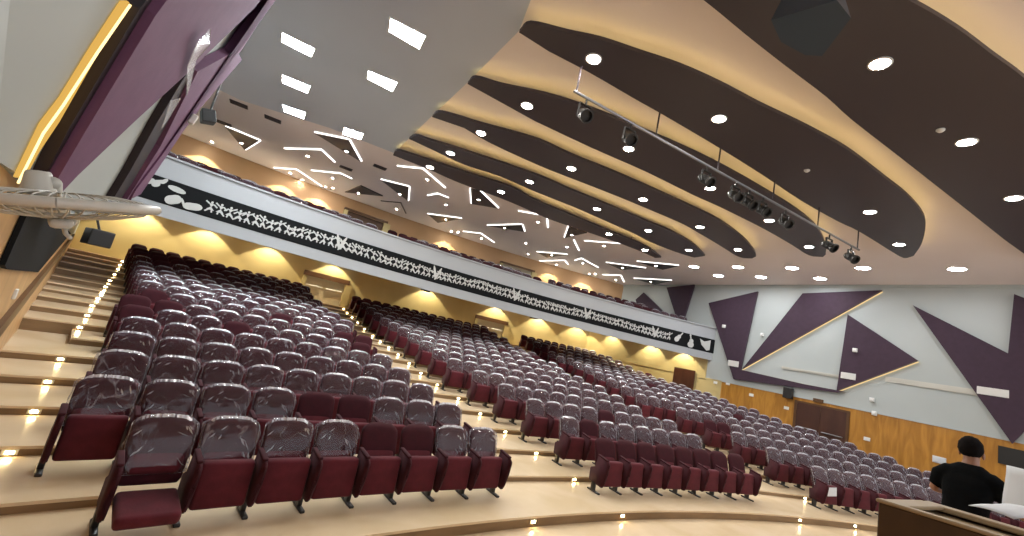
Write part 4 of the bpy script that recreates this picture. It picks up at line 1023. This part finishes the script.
bm = bmesh.new()          # shirt: torso and sleeves fused into one skin
ring = []
for z, cy, wx, wy in ((.475, .0, .165, .120), (.55, .01, .168, .122), (.62, .04, .166, .120), (.70, .075, .182, .125), (.76, .105, .192, .122), (.80, .122, .182, .102), (.825, .128, .168, .096), (.845, .136, .128, .086), (.865, .146, .080, .070)):
    ring.append([pw(wx * math.copysign(abs(math.cos(2 * PI * k / 28)) ** .8, math.cos(2 * PI * k / 28)), cy + wy * math.sin(2 * PI * k / 28), z) for k in range(28)])
loft(bm, ring)
for sg, elb in ((-1, pw(-.265, .10, .665)), (1, pw(.29, .14, .67))):
    sh = pw(sg * .150, .118, .792); mids = sh.lerp(elb, .35) + rx * sg * .022 + Vector((0, 0, .028))
    tube(bm, [sh - rx * sg * .05, sh, mids, sh.lerp(elb, .72), sh.lerp(elb, .84)], [.075, .082, .074, .064, .062], 18)
tsh = obj('t_shirt', bm, 'shirt', pe, True)
rm = tsh.modifiers.new('fuse', 'REMESH'); rm.mode = 'VOXEL'; rm.voxel_size = .012; rm.use_smooth_shade = True
sm = tsh.modifiers.new('soften', 'SMOOTH'); sm.factor = .5; sm.iterations = 6
SN = []; EE = []
a0 = sn(pw(0, 0, .54), (.155, .12))
for sg in (-1, 1):
    h_ = sn(pw(sg * .10, 0, .48), .105, a0, EE); k_ = sn(pw(sg * .10, .03, .28), .078, h_, EE); sn(pw(sg * .10, -.01, .05), .066, k_, EE)
skin_obj('trousers', SN, EE, 'jeans', pe, 0)
bm = bmesh.new()
bmesh.ops.create_icosphere(bm, subdivisions=4, radius=1.0)
hc = pw(-.01, .178, .955)
for v in bm.verts:
    c = v.co.copy(); d = 1 + .05 * noise.noise(c * 6)
    d += .06 * abs(noise.noise(c * 11))
    lim = -.95 if c.y < .1 else -.15
    if c.z < lim: c.z = lim + (c.z - lim) * .2
    if c.z < -.2: d *= 1 - .22 * (-.2 - c.z)
    if c.y > .55 and c.z < .3: d *= .74
    v.co = rx * c.x * .092 * d + fw * (c.y * .098 * d - .010) + Vector((0, 0, c.z * .122 * d + .004)) + hc
obj('hair', bm, 'hair', pe, True)
for sg in (-1, 1):
    bm = bmesh.new(); bmesh.ops.create_icosphere(bm, subdivisions=2, radius=1.0)
    for v in bm.verts: v.co = pw(-.01 + sg * .086, .19, .925) + rx * v.co.x * .012 + fw * v.co.y * .022 + Vector((0, 0, v.co.z * .034))
    obj('ear', bm, 'skin', pe, True)
    bm = bmesh.new(); bmesh.ops.create_icosphere(bm, subdivisions=2, radius=.012)
    bmesh.ops.translate(bm, verts=bm.verts, vec=pw(-.01 + sg * .034, .265, .94)); obj('eye', bm, 'white', pe, True)
    bm = bmesh.new(); c = pw(sg * .115, .07, .03); box(bm, c, (.10, .29, .085), Matrix((rx, fw, Vector((0, 0, 1)))).transposed(), .03, seg=3); obj('shoe', bm, 'fanblk', pe, True)
# white sheets at the right hand
wri, dv, lat = HANDS[1]; hp = gx + wri + dv * .12
def bent(name, c, ax, ay, w, h, bow, label):
    bm = bmesh.new(); g = []; n = ax.cross(ay).normalized()
    for i in range(9):
        g.append([bm.verts.new(c + ax * w * (i / 8 - .5) + ay * h * (j / 6 - .5) + n * bow * (math.sin(PI * i / 8) + .3 * math.sin(j))) for j in range(7)])
    for i in range(8):
        for j in range(6): bm.faces.new((g[i][j], g[i + 1][j], g[i + 1][j + 1], g[i][j + 1]))
    o = obj(name, bm, 'paper', None, True); m = o.modifiers.new('solid', 'SOLIDIFY'); m.thickness = .003
    return tag(o, label, 'paper', 'white paper sheets by the person')
bent('paper_sheet', Vector(D['sheets'][0]), (rx * .95 - fw * .3).normalized(), Vector((.1, .0, 1)).normalized(), .30, .42, .02, 'large white sheet held upright beside right arm of the person')
bent('paper_sheet', Vector(D['sheets'][1]), (rx * .9 + fw * .2).normalized(), (fw * .7 + rx * .5 + Vector((0, 0, .3))).normalized(), .26, .30, .02, 'white sheet sloping below the right arm of the person')

# ------------------------------------------------------------------ camera, world, colour
cam = bpy.data.cameras.new('camera'); co = bpy.data.objects.new('camera', cam); COL.objects.link(co)
cam.sensor_fit = 'HORIZONTAL'; cam.sensor_width = 36; cam.lens = 415.2 / 1024 * 36; cam.clip_start = .05; cam.clip_end = 200
co.matrix_world = Matrix.Translation((0, 0, 2.2916)) @ Matrix(((0.976375, -0.216082, 0.0), (-0.037004, -0.167206, -0.985227), (0.21289, 0.961952, -0.171252))).to_4x4()
SC.camera = co
w = bpy.data.worlds.new('world'); SC.world = w; w.use_nodes = True
bg = w.node_tree.nodes['Background']; bg.inputs['Color'].default_value = (.90, .93, 1, 1); bg.inputs['Strength'].default_value = 1.1
SC.view_settings.view_transform = 'Standard'; SC.view_settings.look = 'None'; SC.view_settings.gamma = 1; SC.view_settings.use_curve_mapping = False
SC.view_settings.exposure = 0.9
SC.cycles.use_denoising = True
SC.cycles.max_bounces = 8; SC.cycles.transparent_max_bounces = 12; SC.cycles.sample_clamp_indirect = 4
